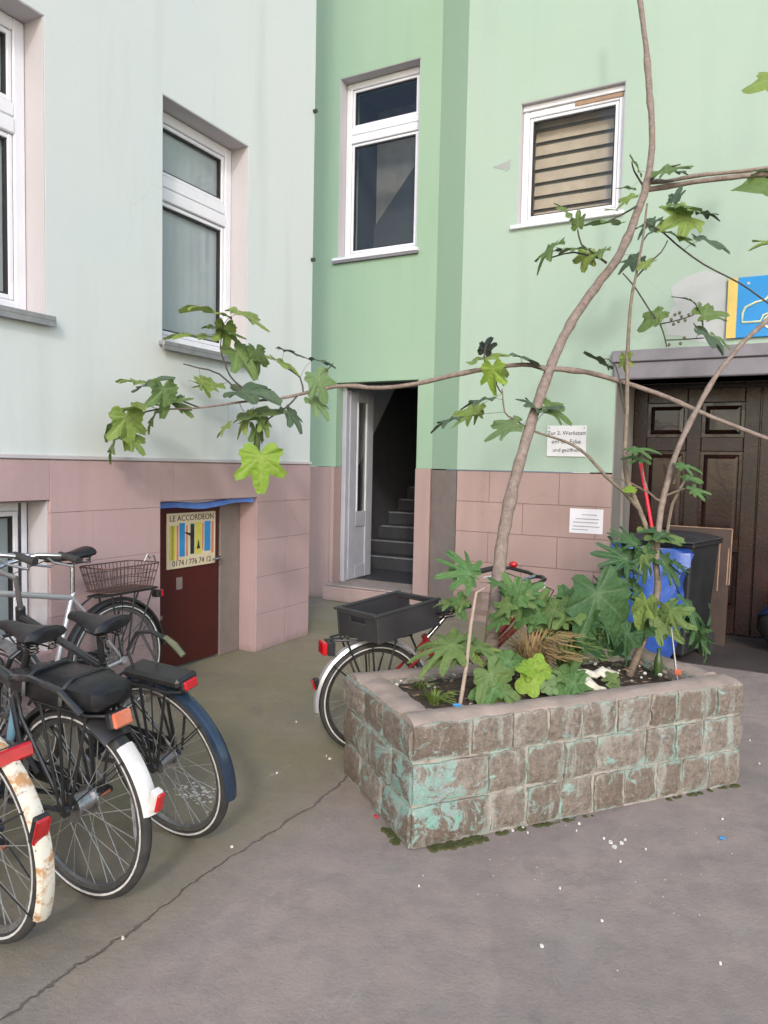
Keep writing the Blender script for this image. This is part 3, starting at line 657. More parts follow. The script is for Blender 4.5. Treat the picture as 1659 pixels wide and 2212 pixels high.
# lintel of the gateway, reveal, soffit and panelled doors
put(MB().bbox(GT[0] - .02, GT[1], YR - .05, YR + .40, GT[3] - .0, 2.524, .01), 'gate_lintel', 'lintel_grey', RB)
put(MB().bbox(GT[0] - .035, GT[1], YR - .075, YR - .05, 2.524, 2.627, .006), 'gate_cornice', 'lintel_grey', RB)
put(MB().box(GT[0] - .035, GT[1], YR - .05, YR + .1, 2.525, 2.625), 'gate_cornice', 'lintel_grey', RB)
put(MB().bbox(GT[0] - .30, GT[0] + .030, YR + .405, 7.74, 0, 2.6, .004), 'gate_reveal', 'gate_reveal', RB)
put(MB().box(GT[0] - .003, GT[0] + .006, YR - .002, YR + .404, 0, 2.368), 'gate_reveal', 'gate_reveal', RB)
put(MB().box(GT[0], GT[1], YR + .401, 7.9, 2.38, 2.46), 'gate_soffit', 'wood_gate', RB)
def gate_leaf(x0, x1):
    y0 = 7.68; zt = 2.36; st = .13
    xm = (x0 + x1) / 2
    root = put(MB().box(x0, x1, y0 + .035, y0 + .06, .01, zt), 'gate_door', 'wood_gate', RB)
    pt = lambda mb, nm, m='wood_gate_rail': mb.xf(P_(RB)).build(nm, m, root)
    xs = [x0, xm - st / 2, x1 - st]
    for x in xs: pt(MB().bbox(x, x + st, y0, y0 + .036, .012, zt, .006), 'stile')
    for z0, z1 in ((.012, .26), (.80, .93), (1.755, 1.89), (2.22, zt)):
        for i in range(2): pt(MB().bbox(xs[i] + st + .002, xs[i + 1] - .002, y0 + .002, y0 + .034, z0, z1, .006), 'rail')
    for z0, z1 in ((.26, .80), (.93, 1.755), (1.89, 2.22)):
        for i in range(2):
            a, b_ = xs[i] + st + .03, xs[i + 1] - .03
            vs = [(a, y0 + .034, z0 + .03), (b_, y0 + .034, z0 + .03), (b_, y0 + .034, z1 - .03), (a, y0 + .034, z1 - .03), (a + .04, y0 + .008, z0 + .07), (b_ - .04, y0 + .008, z0 + .07), (b_ - .04, y0 + .008, z1 - .07), (a + .04, y0 + .008, z1 - .07)]
            pt(MB().add(vs, [(4, 5, 6, 7), (0, 1, 5, 4), (1, 2, 6, 5), (2, 3, 7, 6), (3, 0, 4, 7)]), 'panel', 'wood_gate')
gate_leaf(-1.345, -.215); gate_leaf(-.205, .90); gate_leaf(.91, 2.0)
put(MB().box(-1.70, 3.2, 7.745, 7.79, 0, 2.45), 'gate_backing', 'wood_gate', RB)
# filler patch, peeling plaster flake
pp = [(1.025 * a_, 1.55 + 1.025 * (b_ - 1.55)) for a_, b_ in [(-.93, 2.72), (-.97, 2.85), (-.88, 2.98), (-.93, 3.12), (-.80, 3.20), (-.66, 3.24), (-.50, 3.17), (-.46, 2.65), (-.60, 2.63), (-.74, 2.66), (-.80, 2.70)]]
put(MB().prism(pp, YR - .0035, YR + .01), 'filler_patch', 'filler_grey', RB)
fl = MB(); fl.add([(1.025 * a_, YR - b_, 1.55 + 1.025 * (c_ - 1.55)) for a_, b_, c_ in [(-2.57, .003, 4.40), (-2.47, .02, 4.41), (-2.38, .035, 4.43), (-2.40, .012, 4.37), (-2.43, .006, 4.34), (-2.45, .003, 4.36)]], [(0, 1, 2, 3, 4, 5)])
put(fl, 'peeling_flake', 'filler_grey', RB)

# ---------------------------------------------------------------- signs
so = tag(empty('car_sign', (-.012, YR - .03, 2.685)), 'blue sign with yellow edge and a car outline above the gateway', 'sign')
MB().bbox(-.475, .62, 0, .02, 0, .50, .003).build('board', 'sign_blue', so)
MB().bbox(-.475, -.40, -.004, .0, 0, .50, .001).build('edge_stripe', 'sign_yellow', so)
cz = .0
car = [(-.355, .125), (-.355, .20), (-.335, .25), (-.26, .285), (-.19, .30), (-.11, .40), (-.05, .42), (.18, .42), (.26, .38), (.33, .29), (.46, .265), (.485, .22), (.485, .125), (.36, .125), (.34, .175), (.28, .195), (.22, .175), (.20, .125), (-.06, .125), (-.08, .175), (-.14, .195), (-.20, .175), (-.22, .125)]
MB().tube([(x, -.004, zz) for x, zz in car], .009, 6, closed=True).build('car_outline', 'sign_line', so)
MB().tube([(.0, -.004, .30), (-.06, -.004, .30), (-.03, -.004, .38), (.06, -.004, .39), (.06, -.004, .30)], .007, 6, closed=True).build('car_window', 'sign_line', so)
for a in (-.14, .28): MB().ring((a, -.004, .12), .05, [(-.008, -.004), (.008, -.004), (.008, .004), (-.008, .004)], 24).build('car_wheel', 'sign_line', so)
MB().cyl((-.32, -.006, .445), (-.32, .0, .445), .012, 10).build('screw', 'alloy', so)

pc = on_y(1223, 953, YR - .014)
hs = tag(empty('notice_plate', pc), 'white enamel plate with handwritten lines on the green wall', 'sign')
MB().bbox(-.185, .185, 0, .012, -.145, .145, .003).build('plate', 'sign_white', hs)
FY = Matrix.Rotation(R(90), 4, 'X')
for body, zz, s in (('Zur 2. Werkstatt', .075, .052), ('um die Ecke', -.005, .056), ('und geöffnet', -.085, .05)):
    text(body, s, 'lettering', 'ink', hs, Matrix.Translation((0, -.0012, zz)) @ FY, .0008)
for sx_ in (-.165, .165): MB().cyl((sx_, -.003, .125), (sx_, .001, .125), .008, 8).build('screw', 'zinc', hs)
pc = on_y(1266, 1126, YR - .012)
pn = tag(empty('paper_notice', pc), 'small white paper notice taped on the pink plinth', 'notice')
MB().bbox(-.155, .155, 0, .003, -.115, .115, .001).build('sheet', 'paper', pn)
for k, (zz, a, b_) in enumerate(((.06, -.04, .10), (.02, -.10, .12), (-.012, -.12, .11), (-.05, -.12, .125), (-.08, -.13, .02))):
    MB().box(a, b_, -.0012, 0, zz - .004, zz + .004).build('text_line', 'ink_grey', pn)

XD = XL - .162
pr = tag(empty('poster_board', (XD, 4.16, .965)), 'cream striped poster board with phone number on the red cellar door', 'poster')
MB().bbox(0, .012, -.258, .258, -.205, .205, .002).build('board', 'poster_cream', pr)
x_ = .0135
def strip(y0, y1, z0, z1, m, nm='stripe', dx=0): MB().box(.012, x_ + dx, y0, y1, z0, z1).build(nm, m, pr)
strip(-.235, -.175, -.14, .115, 'p_yellow'); strip(-.215, -.195, -.139, .114, 'p_olive', dx=.0006); strip(-.163, -.145, -.145, .115, 'p_coral')
strip(-.135, -.078, -.12, .13, 'p_blue'); strip(-.066, -.048, -.12, .11, 'p_coral'); strip(-.02, .022, -.11, .12, 'p_green')
strip(.03, .10, -.115, .13, 'p_yellow'); strip(.106, .122, -.09, .12, 'p_coral'); strip(.132, .20, -.10, .13, 'p_blue'); strip(.21, .235, -.12, .125, 'p_coral')
# a tall dark figure with a stretched arm, and a small one
fig = [(-.018, -.105), (.012, -.105), (.014, -.01), (.02, .05), (.012, .075), (.008, .10), (-.004, .115), (-.014, .10), (-.012, .078), (-.02, .05), (-.075, .062), (-.08, .055), (-.022, .028), (-.02, -.02)]
MB().add([(x_ + .0012, y, zz) for y, zz in fig], [tuple(range(len(fig)))]).build('figure_print', 'ink', pr)
fg2 = [(.045, -.075), (.085, -.075), (.076, -.05), (.072, -.02), (.066, -.005), (.060, -.02), (.054, -.05)]
MB().add([(x_ + .0012, y, zz) for y, zz in fg2], [tuple(range(len(fg2)))]).build('figure_print', 'ink', pr)
FX = Matrix(((0, 0, 1, 0), (1, 0, 0, 0), (0, 1, 0, 0), (0, 0, 0, 1)))
text('LE ACCORDEON', .062, 'lettering', 'ink', pr, Matrix.Translation((x_, 0, .165)) @ FX, .0006)
text('0174 / 776 74 12', .060, 'lettering', 'ink', pr, Matrix.Translation((x_, 0, -.168)) @ FX, .0006)
# ================================================================== PLANTER
PA = R(51.5); PLN, PWD, PHT = 1.80, .76, .53
PLO = Vector((-1.255, 2.595, 0)); E1 = Vector((math.cos(PA), math.sin(PA), 0)); E2 = Vector((-math.sin(PA), math.cos(PA), 0))
PT = tag(empty('stone_planter', PLO, (0, 0, PA)), 'long rough stone planter with flaking turquoise paint and green plants', 'planter')
def on_planter(px, py, t):       # point of the sight line in the upright plane t metres behind the planter's front face
    r = ray(px, py); o = PLO + E2 * t; k = (o - CAM).dot(E2) / r.dot(E2); return CAM + r * k
def s_of(px, py): return (on_planter(px, py, 0) - PLO).dot(E1)
MB().box(.003, PLN - .003, .003, .14, 0, PHT - .02).build('mortar_core', 'mortar', PT)
MB().box(.003, PLN - .003, PWD - .14, PWD - .003, 0, PHT - .02).build('mortar_core', 'mortar', PT)
MB().box(.0032, .14, .141, PWD - .141, 0, PHT - .02).build('mortar_core', 'mortar', PT)
MB().box(PLN - .14, PLN - .0032, .141, PWD - .141, 0, PHT - .02).build('mortar_core', 'mortar', PT)
def stone(a0, a1, z0, z1, face, cl=False, cr=False):
    # face 'f' front, 'l' left side, 'b' back, 'r' right side; a hewn face with worn edges; cl / cr: it forms a corner there
    g = .0065; a0 += 0 if cl else g; a1 -= 0 if cr else g; z0 += g * .8; z1 -= g * .8
    nx, nz = 6, 5; vs = []; fs = []; pop = rnd.uniform(-.002, .007)
    ex = [rnd.uniform(-.006, .006) for _ in range(nz + 1)]; ey = [rnd.uniform(-.005, .005) for _ in range(nx + 1)]
    for i in range(nx + 1):
        for j in range(nz + 1):
            u, v = i / nx, j / nz
            edge = min(u if not cl else 1, 1 - u if not cr else 1, v, 1 - v)
            out = .003 + .010 * (1 - max(0, 1 - edge * 6.0) ** 2) + rnd.uniform(-.005, .005) + pop
            a = a0 + (a1 - a0) * u + (ex[j] if (i in (0, nx) and not (cl and i == 0) and not (cr and i == nx)) else 0); z = z0 + (z1 - z0) * v + (ey[i] if j in (0, nz) else 0)
            vs.append((a, -out, z))
    idx = lambda i, j: i * (nz + 1) + j
    for i in range(nx):
        for j in range(nz): fs.append((idx(i, j), idx(i + 1, j), idx(i + 1, j + 1), idx(i, j + 1)))
    rim = [idx(i, 0) for i in range(nx + 1)] + [idx(nx, j) for j in range(1, nz + 1)] + [idx(i, nz) for i in range(nx - 1, -1, -1)] + [idx(0, j) for j in range(nz - 1, 0, -1)]
    b0 = len(vs)
    for q in rim: vs.append((vs[q][0], .03, vs[q][2]))
    k = len(rim)
    for q in range(k): fs.append((rim[q], b0 + q, b0 + (q + 1) % k, rim[(q + 1) % k]))
    mb = MB().add(vs, fs)
    if face == 'l': mb.xf(Matrix(((0, 1, 0, 0), (-1, 0, 0, 0), (0, 0, 1, 0), (0, 0, 0, 1))))       # a runs along -y ... flipped below
    if face == 'b': mb.xf(Matrix(((-1, 0, 0, 0), (0, -1, 0, PWD), (0, 0, 1, 0), (0, 0, 0, 1))))
    if face == 'r': mb.xf(Matrix(((0, -1, 0, PLN), (1, 0, 0, 0), (0, 0, 1, 0), (0, 0, 0, 1))))
    o = mb.build('stone', 'hewn_stone', PT, True); at_ = o.data.attributes.new('edge', 'FLOAT', 'POINT')
    for q in range(len(o.data.vertices)):
        i, j = divmod(q, nz + 1); at_.data[q].value = 1.0 if q >= b0 or (i == 0 and not cl) or (i == nx and not cr) or j in (0, nz) else 0.0
    return o
cx = lambda x: (800 + x * .651) * .88245
cy = lambda y: (1600 + y * .651) * .88245
rows = [([545, 700, 835, 960, 1090, 1215, 1315, 1465], 260, .355, .515), ([605, 750, 890, 1010, 1195, 1305, 1410], 440, .178, .355), ([615, 750, 880, 1000, 1115, 1235, 1330, 1430], 580, .0, .178)]
for xs, yy, z0, z1 in rows:
    bs = [0.0] + [min(PLN - .1, max(.1, s_of(cx(x), cy(yy - (x - 335) * .09)))) for x in xs] + [PLN]
    for i in range(len(bs) - 1): stone(bs[i], bs[i + 1], z0 + .004, z1, 'f', i == 0, i == len(bs) - 2)
for bs, z0, z1 in (([0.0, .30, .52, PWD], .355, .515), ([0.0, .20, .46, PWD], .178, .355), ([0.0, .30, .55, PWD], 0, .178)):
    for i in range(3):
        stone(-bs[i + 1], -bs[i], z0 + .004, z1, 'l', i == 2, i == 0); stone(bs[i], bs[i + 1], z0 + .004, z1, 'r', i == 0, i == 2)
for z0, z1 in ((.355, .515), (.178, .355), (0, .178)):
    for i in range(6): stone(-(i + 1) * PLN / 6, -i * PLN / 6, z0 + .004, z1, 'b', i == 5, i == 0)
def cope(x0, x1, y0, y1):
    n, m = 14, 4; vs = []; fs = []
    for i in range(n + 1):
        for j in range(m + 1):
            u, v = i / n, j / m; ed = 1 if (j in (0, m)) else 0
            lx = x1 - x0 > y1 - y0
            x = x0 + (x1 - x0) * (u if lx else v); y = y0 + (y1 - y0) * (v if lx else u)
            wob = rnd.uniform(-.004, .004) if ed else 0
            vs.append((x + (0 if lx else wob), y + (wob if lx else 0), PHT + rnd.uniform(-.007, .006) - (.016 if ed else 0)))
    for i in range(n):
        for j in range(m): fs.append((i * (m + 1) + j, (i + 1) * (m + 1) + j, (i + 1) * (m + 1) + j + 1, i * (m + 1) + j + 1)[::(1 if x1 - x0 > y1 - y0 else -1)])
    rim = [i * (m + 1) for i in range(n + 1)] + [n * (m + 1) + j for j in range(1, m + 1)] + [i * (m + 1) + m for i in range(n - 1, -1, -1)] + [j for j in range(m - 1, 0, -1)]
    b0 = len(vs)
    for q in rim: vs.append((vs[q][0], vs[q][1], PHT - .05))
    k = len(rim)
    for q in range(k): fs.append((rim[q], b0 + q, b0 + (q + 1) % k, rim[(q + 1) % k]))
    MB().add(vs, fs).build('coping', 'coping', PT, True)
cope(.004, PLN - .004, .002, .135); cope(.004, PLN - .004, PWD - .13, PWD - .002); cope(.004, .15, .138, PWD - .133); cope(PLN - .13, PLN - .004, .138, PWD - .133)
n = 28; vs = []; fs = []
for i in range(n + 1):
    for j in range(13):
        x = .1 + (PLN - .2) * i / n; y = .1 + (PWD - .2) * j / 12
        vs.append((x, y, .485 + .035 * math.sin(x * 3.1) * math.sin(y * 5) + rnd.uniform(-.010, .012)))
for i in range(n):
    for j in range(12): fs.append((i * 13 + j, i * 13 + 13 + j, i * 13 + 14 + j, i * 13 + j + 1))
MB().add(vs, fs).build('soil', 'soil', PT)
mb = MB()      # pebbles, dead leaves and twigs on the soil
for k in range(260):
    x, y = rnd.uniform(.15, PLN - .15), rnd.uniform(.15, PWD - .15); z = .50 + rnd.uniform(0, .02); s = rnd.uniform(.004, .012)
    a = rnd.uniform(0, 6.3); d = Vector((math.cos(a), math.sin(a), rnd.uniform(-.2, .3))) * s * rnd.uniform(1, 3.5); e = Vector((-d.y, d.x, rnd.uniform(-.3, .6) * s)) * .4; c = Vector((x, y, z))
    mb.add([c - d, c + e, c + d, c - e], [(0, 1, 2, 3)])
o = mb.build('soil_litter', 'board_edge', PT); o['kind'] = 'stuff'
mb = MB()
for k in range(46):
    x, y = rnd.uniform(.15, PLN - .15), rnd.uniform(.15, PWD - .15); s = rnd.uniform(.006, .014); mb.ball((x, y, .505), s, s * rnd.uniform(.6, 1), s * .7, 6, 4)
o = mb.build('soil_pebbles', 'chip_white', PT); o['kind'] = 'stuff'

# ================================================================== BICYCLES
def lerp(a, b_, t): return tuple(a[i] + (b_[i] - a[i]) * t for i in range(3))
def arc3(c, r, a0, a1, n, y=0): return [(c[0] + r * math.cos(R(a0 + (a1 - a0) * i / n)), c[1] + y, c[2] + r * math.sin(R(a0 + (a1 - a0) * i / n))) for i in range(n + 1)]
def wheel_mesh(root, hub, WR, stripe, spokes, rimm, nm='wheel', hubm='alloy_dull', hub_r=.02, steer=0):
    prof = [(.020 * math.cos(a), .020 * math.sin(a)) for a in [2 * math.pi * k / 10 for k in range(10)]]
    b = lambda mb, n_, m, par, sm=True: mb.build(n_, m, par, sm)
    c = (0, 0, 0); w_ = b(MB().ring(c, WR - .020, prof, 56), nm, 'black_rubber', root); w_.location = hub; w_.rotation_euler = (0, 0, steer)
    b(MB().ring(c, WR - .047, [(.010, -.012), (.010, .012), (-.006, .010), (-.010, 0), (-.006, -.010)], 56), 'rim', rimm, w_)
    if stripe:
        for sy in (-1, 1): b(MB().ring(c, WR - .026, [(-.0035, sy * .0186), (.0035, sy * .0196), (.0035, sy * .0212), (-.0035, sy * .0204)], 56), 'reflective_stripe', 'reflective', w_)
    b(MB().cyl((0, -.035, 0), (0, .035, 0), hub_r, 14).cyl((0, -.04, 0), (0, -.032, 0), hub_r + .012, 14).cyl((0, .032, 0), (0, .04, 0), hub_r + .012, 14).cyl((0, -.065, 0), (0, .065, 0), .007, 8), 'hub', hubm, w_)
    sp = MB()
    for k in range(spokes):
        a = 2 * math.pi * k / spokes; sd_ = 1 if k % 2 else -1; a2 = a + (.55 if (k // 2) % 2 else -.55)
        sp.tube([((hub_r + .008) * math.cos(a2), sd_ * .036, (hub_r + .008) * math.sin(a2)), ((WR - .055) * math.cos(a), sd_ * .004, (WR - .055) * math.sin(a))], .0016, 4, cap=False)
    b(sp, 'spokes', 'spoke', w_)
    return w_
def guard(root, hub, r, a0, a1, m, nm='mudguard', wd=.029, stays=None):
    prof = [(-.012, -wd), (.002, -wd * .72), (.009, 0), (.002, wd * .72), (-.012, wd), (-.014, wd * .95), (0, wd * .68), (.006, 0), (0, -wd * .68), (-.014, -wd * .95)]
    o = MB().ring(hub, r, prof, 40, a0, a1).build(nm, m, root, True)
    if stays:
        mb = MB()
        for a in stays:
            for sy in (-1, 1): mb.tube([(hub[0], sy * .055, hub[2]), (hub[0] + (r - .01) * math.cos(R(a)), sy * wd, hub[2] + (r - .01) * math.sin(R(a)))], .0028, 6)
        mb.build('guard_stay', 'graphite_paint', o, True)
    return o
def saddle(root, x, z, ln=.27, wd=.085, m='black_leather', tilt=0, nm='saddle'):
    secs = [(.62, .012, .010, -.004), (.58, .024, .020, 0), (.42, .026, .026, .002), (.2, .034, .028, -.002), (0, .055, .030, -.002), (-.18, .080, .033, .004), (-.32, .085, .034, .010), (-.38, .06, .024, .010)]
    vs = []; fs = []; n_ = 12
    for u, w2, h, dz in secs:
        for k in range(n_):
            a = 2 * math.pi * k / n_; zz = math.sin(a); vs.append((u * ln, w2 * wd / .085 * math.cos(a), dz + h * (zz if zz > 0 else zz * .75)))
    for i in range(len(secs) - 1):
        for k in range(n_): fs.append((i * n_ + k, i * n_ + (k + 1) % n_, (i + 1) * n_ + (k + 1) % n_, (i + 1) * n_ + k))
    fs.append(tuple(range(n_))[::-1]); fs.append(tuple((len(secs) - 1) * n_ + k for k in range(n_)))
    o = MB().add(vs, fs).build(nm, m, root, True); o.location = (x, 0, z); o.rotation_euler = (0, tilt, 0)
    rl = MB()
    for sy in (-1, 1): rl.tube([(.12, sy * .018, -.01), (.06, sy * .022, -.042), (-.06, sy * .03, -.045), (-.09, sy * .04, -.012)], .0035, 6)
    for sy in (-1, 1): rl.tube([(-.07 + .014 * math.cos(t_ * 1.3), sy * .035 + .014 * math.sin(t_ * 1.3), -.05 + t_ * .0023) for t_ in range(20)], .003, 5)
    rl.build('saddle_rails', 'graphite_paint', o, True)
    return o
def bike(name, label, loc, fwd, lean, p):
    WR = p.get('wr', .345); root = empty(name, loc, (lean, 0, fwd)); tag(root, label, 'bicycle', 'bicycles standing in the courtyard')
    h = (0, 0, WR); f = (p.get('wb', 1.06), 0, WR); bb = (.44, 0, .285); sx, sz = p.get('seat', (.25, .95))
    sc_ = (.30, 0, p.get('cluster', .74)); hx = f[0] - .23; ht, hb = (hx - .04, 0, p.get('head', .90)), (hx + .015, 0, .70)
    fm = p['frame']
    fr = MB()
    if p.get('step'):
        fr.tube([ht, lerp(ht, bb, .4), (bb[0] + .08, 0, bb[2] + .14), lerp(bb, sc_, .45)], .017, 10); fr.tube([hb, bb], .019, 10)
    else:
        fr.tube([lerp(ht, hb, .2), sc_], p.get('tt', .017), 12); fr.tube([lerp(hb, ht, .1), bb], .020, 12)
    fr.tube([ht, hb], .022, 12); fr.tube([bb, sc_, (sc_[0] - .015, 0, sc_[2] + .03)], .0165, 12); fr.cyl((bb[0], -.04, bb[2]), (bb[0], .04, bb[2]), .026, 14)
    for sy in (-1, 1):
        fr.tube([(h[0], sy * .062, h[2]), (bb[0] - .09, sy * .045, bb[2]), (bb[0], sy * .02, bb[2])], .010, 8); fr.tube([(h[0], sy * .062, h[2]), (sc_[0] - .06, sy * .04, sc_[2] - .09), (sc_[0], sy * .014, sc_[2])], .0085, 8)
        fr.cyl((h[0], sy * .056, h[2]), (h[0], sy * .070, h[2]), .022, 10)
    fro = fr.build('frame', fm, root, True)
    if p.get('seat_tube'): MB().tube([lerp(bb, sc_, .28), lerp(bb, sc_, .80)], .0185, 12).build('seat_tube_sleeve', p['seat_tube'], fro, True)
    wheel_mesh(root, h, WR, p.get('stripe', True), 32, p.get('rim', 'alloy'), hubm=p.get('hubm', 'alloy_dull'), hub_r=p.get('hub_r', .024))
    st = p.get('steer', 0)
    wheel_mesh(root, f, WR, p.get('stripe', True), 32, p.get('rim', 'alloy'), steer=st)
    fk = MB()
    for sy in (-1, 1): fk.tube([(f[0], sy * .055, f[2]), (f[0] - .05, sy * .052, f[2] + .14), (hb[0] + .01, sy * .048, hb[2] - .03), (hb[0], 0, hb[2] - .01)], [.008, .010, .013, .013], 8)
    fk.build('fork', p.get('fork', fm), root, True)
    gr = WR + .022
    if p.get('guard'):
        gd = guard(root, h, gr, 22, p.get('g1', 185), p['guard'], stays=p.get('stays', (95, 140)))
        guard(root, f, gr, -20, 118, p.get('fguard', p['guard']), stays=(20,))
        if p.get('guard_end'):
            a0, a1, m2 = p['guard_end']; guard(root, h, gr + .004, a0, a1, m2, 'mudguard_end', wd=.033)
    # seat post and saddle
    MB().tube([(sc_[0] - .005, 0, sc_[2] + .0), (sx + .01, 0, sz - .045)], .0135, 12).build('seat_post', p.get('post', 'chrome'), root, True)
    saddle(root, sx, sz, p.get('sl', .27), p.get('sw', .085), tilt=p.get('stilt', R(-4)))
    # bars
    bz = p.get('bar', 1.04); bx = ht[0] - .03 + p.get('bo', 0); bw = p.get('bw', .29)
    hbm = MB(); hbm.tube([hb, ht, (ht[0] - .01, 0, bz - .02), (bx + .06, 0, bz)], .0125, 10)
    hbr = hbm.build('handlebar_stem', 'alloy', root, True)
    pts = [(bx - .17, bw, bz - .01), (bx - .10, bw * .96, bz + .005), (bx + .0, bw * .72, bz + .02), (bx + .06, bw * .3, bz + .01), (bx + .065, 0, bz)]
    pts = pts + [(q[0], -q[1], q[2]) for q in pts[::-1][1:]]
    bo = MB().tube(pts, .011, 10).build('handlebar', p.get('barm', 'chrome'), root, True)
    for sy in (-1, 1):
        MB().tube([(bx - .185, sy * bw, bz - .013), (bx - .07, sy * bw * .95, bz + .01)], [.017, .0155], 12).build('grip', 'black_rubber', bo, True)
        MB().tube([(bx - .02, sy * bw * .82, bz + .0), (bx - .03, sy * bw * .9, bz - .03), (bx - .13, sy * bw * 1.02, bz - .05)], .006, 8).build('brake_lever', p.get('lever', 'alloy'), bo, True)
    if p.get('bell'): MB().ball((bx + .01, bw * .62, bz + .045), .026, .026, .020, 12, 8).build('bell', p['bell'], bo, True)
    for sy in (-1, 1): MB().tube([(bx - .02, sy * bw * .8, bz - .01), (bx + .11, sy * .12, bz - .06), (ht[0] + .07, sy * .03, ht[2] - .1), (hb[0] + .05, sy * .05, hb[2] + .05)], .003, 6).build('brake_cable', 'black_plastic', bo, True)
    # drive train
    ck = MB().ring((bb[0], -.045, bb[2]), .085, [(-.006, -.002), (.006, -.002), (.006, .002), (-.006, .002)], 32)
    for k in range(5): a = 2 * math.pi * k / 5; ck.tube([(bb[0], -.045, bb[2]), (bb[0] + .08 * math.cos(a), -.045, bb[2] + .08 * math.sin(a))], .005, 6)
    ca = R(p.get('crank', 35))
    for sy in (-1, 1): ck.tube([(bb[0], sy * .058, bb[2]), (bb[0] - sy * .165 * math.cos(ca), sy * .072, bb[2] - sy * .165 * math.sin(ca))], .009, 8)
    cr = ck.build('crank', 'alloy_dull', root, True)
    for sy in (-1, 1):
        q = (bb[0] - sy * .165 * math.cos(ca), sy * .12, bb[2] - sy * .165 * math.sin(ca)); MB().bbox(q[0] - .045, q[0] + .045, q[1] - .045, q[1] + .045, q[2] - .012, q[2] + .012, .004).build('pedal', 'black_plastic', cr)
        MB().bbox(q[0] - .047, q[0] - .044, q[1] - .03, q[1] + .03, q[2] - .006, q[2] + .006, .001).build('pedal_reflector', 'orange_lens', cr)
    MB().tube([(0, -.045, WR + .035), (bb[0], -.045, bb[2] + .086)], .004, 5).tube([(0, -.045, WR - .035), (bb[0], -.045, bb[2] - .086)], .004, 5).build('chain', 'graphite_paint', root, True)
    if p.get('chain_guard', True): MB().bbox(.0, bb[0] + .09, -.068, -.058, bb[2] + .04, bb[2] + .125, .004).build('chain_guard', 'black_plastic', root)
    MB().tube([(.12, .055, WR - .04), (.10, .11, .20), (.05, .16, .03)], .009, 8).build('kickstand', 'alloy_dull', root, True)
    if p.get('rack'):
        rz = p.get('rz', WR + .40); r0, r1 = p.get('rx', (-.24, .20)); rm = p['rack']; rk = MB()
        rk.tube([(r1, -.03, rz), (r1 - .06, -.055, rz), (r0 + .05, -.06, rz), (r0, -.035, rz), (r0, .035, rz), (r0 + .05, .06, rz), (r1 - .06, .055, rz), (r1, .03, rz)], .006, 8)
        rk.tube([(r0, 0, rz), (r1, 0, rz)], .005, 8)
        for k in range(4): x = r0 + .08 + (r1 - r0 - .14) * k / 3; rk.tube([(x, -.058, rz - .002), (x, .058, rz - .002)], .004, 6)
        for sy in (-1, 1):
            for x in (r0 + .06, r0 + .2, r1 - .1): rk.tube([(x, sy * .058, rz), (x * .25, sy * .066, WR + .02)], .0055, 8)
        rk.tube([(r1, 0, rz), (sc_[0] - .05, 0, sc_[2] - .06)], .006, 6)
        rko = rk.build('rack', rm, root, True)
        if p.get('clip'): MB().tube([(.14, -.03, rz + .01), (.05, -.035, rz + .05), (-.16, -.02, rz + .02), (-.18, 0, rz + .01), (-.16, .02, rz + .02), (.05, .035, rz + .05), (.14, .03, rz + .01)], .004, 6).build('spring_clip', rm, rko, True)
    return root
def light(root, c, sx_, sy_, sz_, m, nm='rear_light', hous='black_plastic', tilt=0):
    M_ = Matrix.Translation(c) @ Matrix.Rotation(tilt, 4, 'Y')
    o = MB().bbox(-.012, sx_, -sy_, sy_, -sz_ * 1.06, sz_ * 1.06, .006).xf(M_).build(nm, hous, root)
    MB().bbox(-sx_ * 1.3, -.010, -sy_ * .94, sy_ * .94, -sz_, sz_, .006).xf(M_).build('lens', m, o); return o

# A: silver city bike along the wall, wire basket behind the saddle
bA = bike('city_bicycle', 'silver bicycle with wire rear basket parked along the pink plinth', (-3.50, 3.10, 0), R(-92), R(2), dict(frame='silver_paint', guard='black_plastic', rack='black_plastic', rz=.745, rx=(-.30, .17), seat=(.28, 1.0), post='chrome', stilt=R(3), cluster=.76, steer=R(-18), sl=.29, g1=178))
bk = MB(); bx0, bx1, by, bz0, bz1 = -.25, .16, .14, .765, .915
def rr_(e, z): return [(bx0 - e + .03, -by - e, z), (bx1 + e - .03, -by - e, z), (bx1 + e, -by - e + .03, z), (bx1 + e, by + e - .03, z), (bx1 + e - .03, by + e, z), (bx0 - e + .03, by + e, z), (bx0 - e, by + e - .03, z), (bx0 - e, -by - e + .03, z)]
for k in range(4): bk.tube(rr_(-.03 + .03 * k / 3, bz0 + (bz1 - bz0) * k / 3), .0045 if k == 3 else .0028, 5, closed=True)
lo, hi = rr_(-.03, bz0), rr_(0, bz1)
for k in range(8):
    nseg = max(1, int(Vector(hi[k]).__sub__(Vector(hi[(k + 1) % 8])).length / .028))
    for q in range(nseg): bk.tube([lerp(lo[k], lo[(k + 1) % 8], q / nseg), lerp(hi[k], hi[(k + 1) % 8], q / nseg)], .0024, 4)
for q in range(9): y = -by + .04 + (2 * by - .08) * q / 8; bk.tube([(bx0 + .03, y, bz0), (bx1 - .03, y, bz0)], .0024, 4)
bko = bk.build('wire_basket', 'wire_brown', bA)
light(bA, (-.33, 0, .70), .025, .03, .022, 'red_lens')
MB().tube([(-.18, .16, .92), (-.16, .165, .97), (-.13, .16, .955), (-.11, .165, .98), (-.09, .16, .94)], .006, 6).build('lock_wire', 'alloy_dull', bko, True)

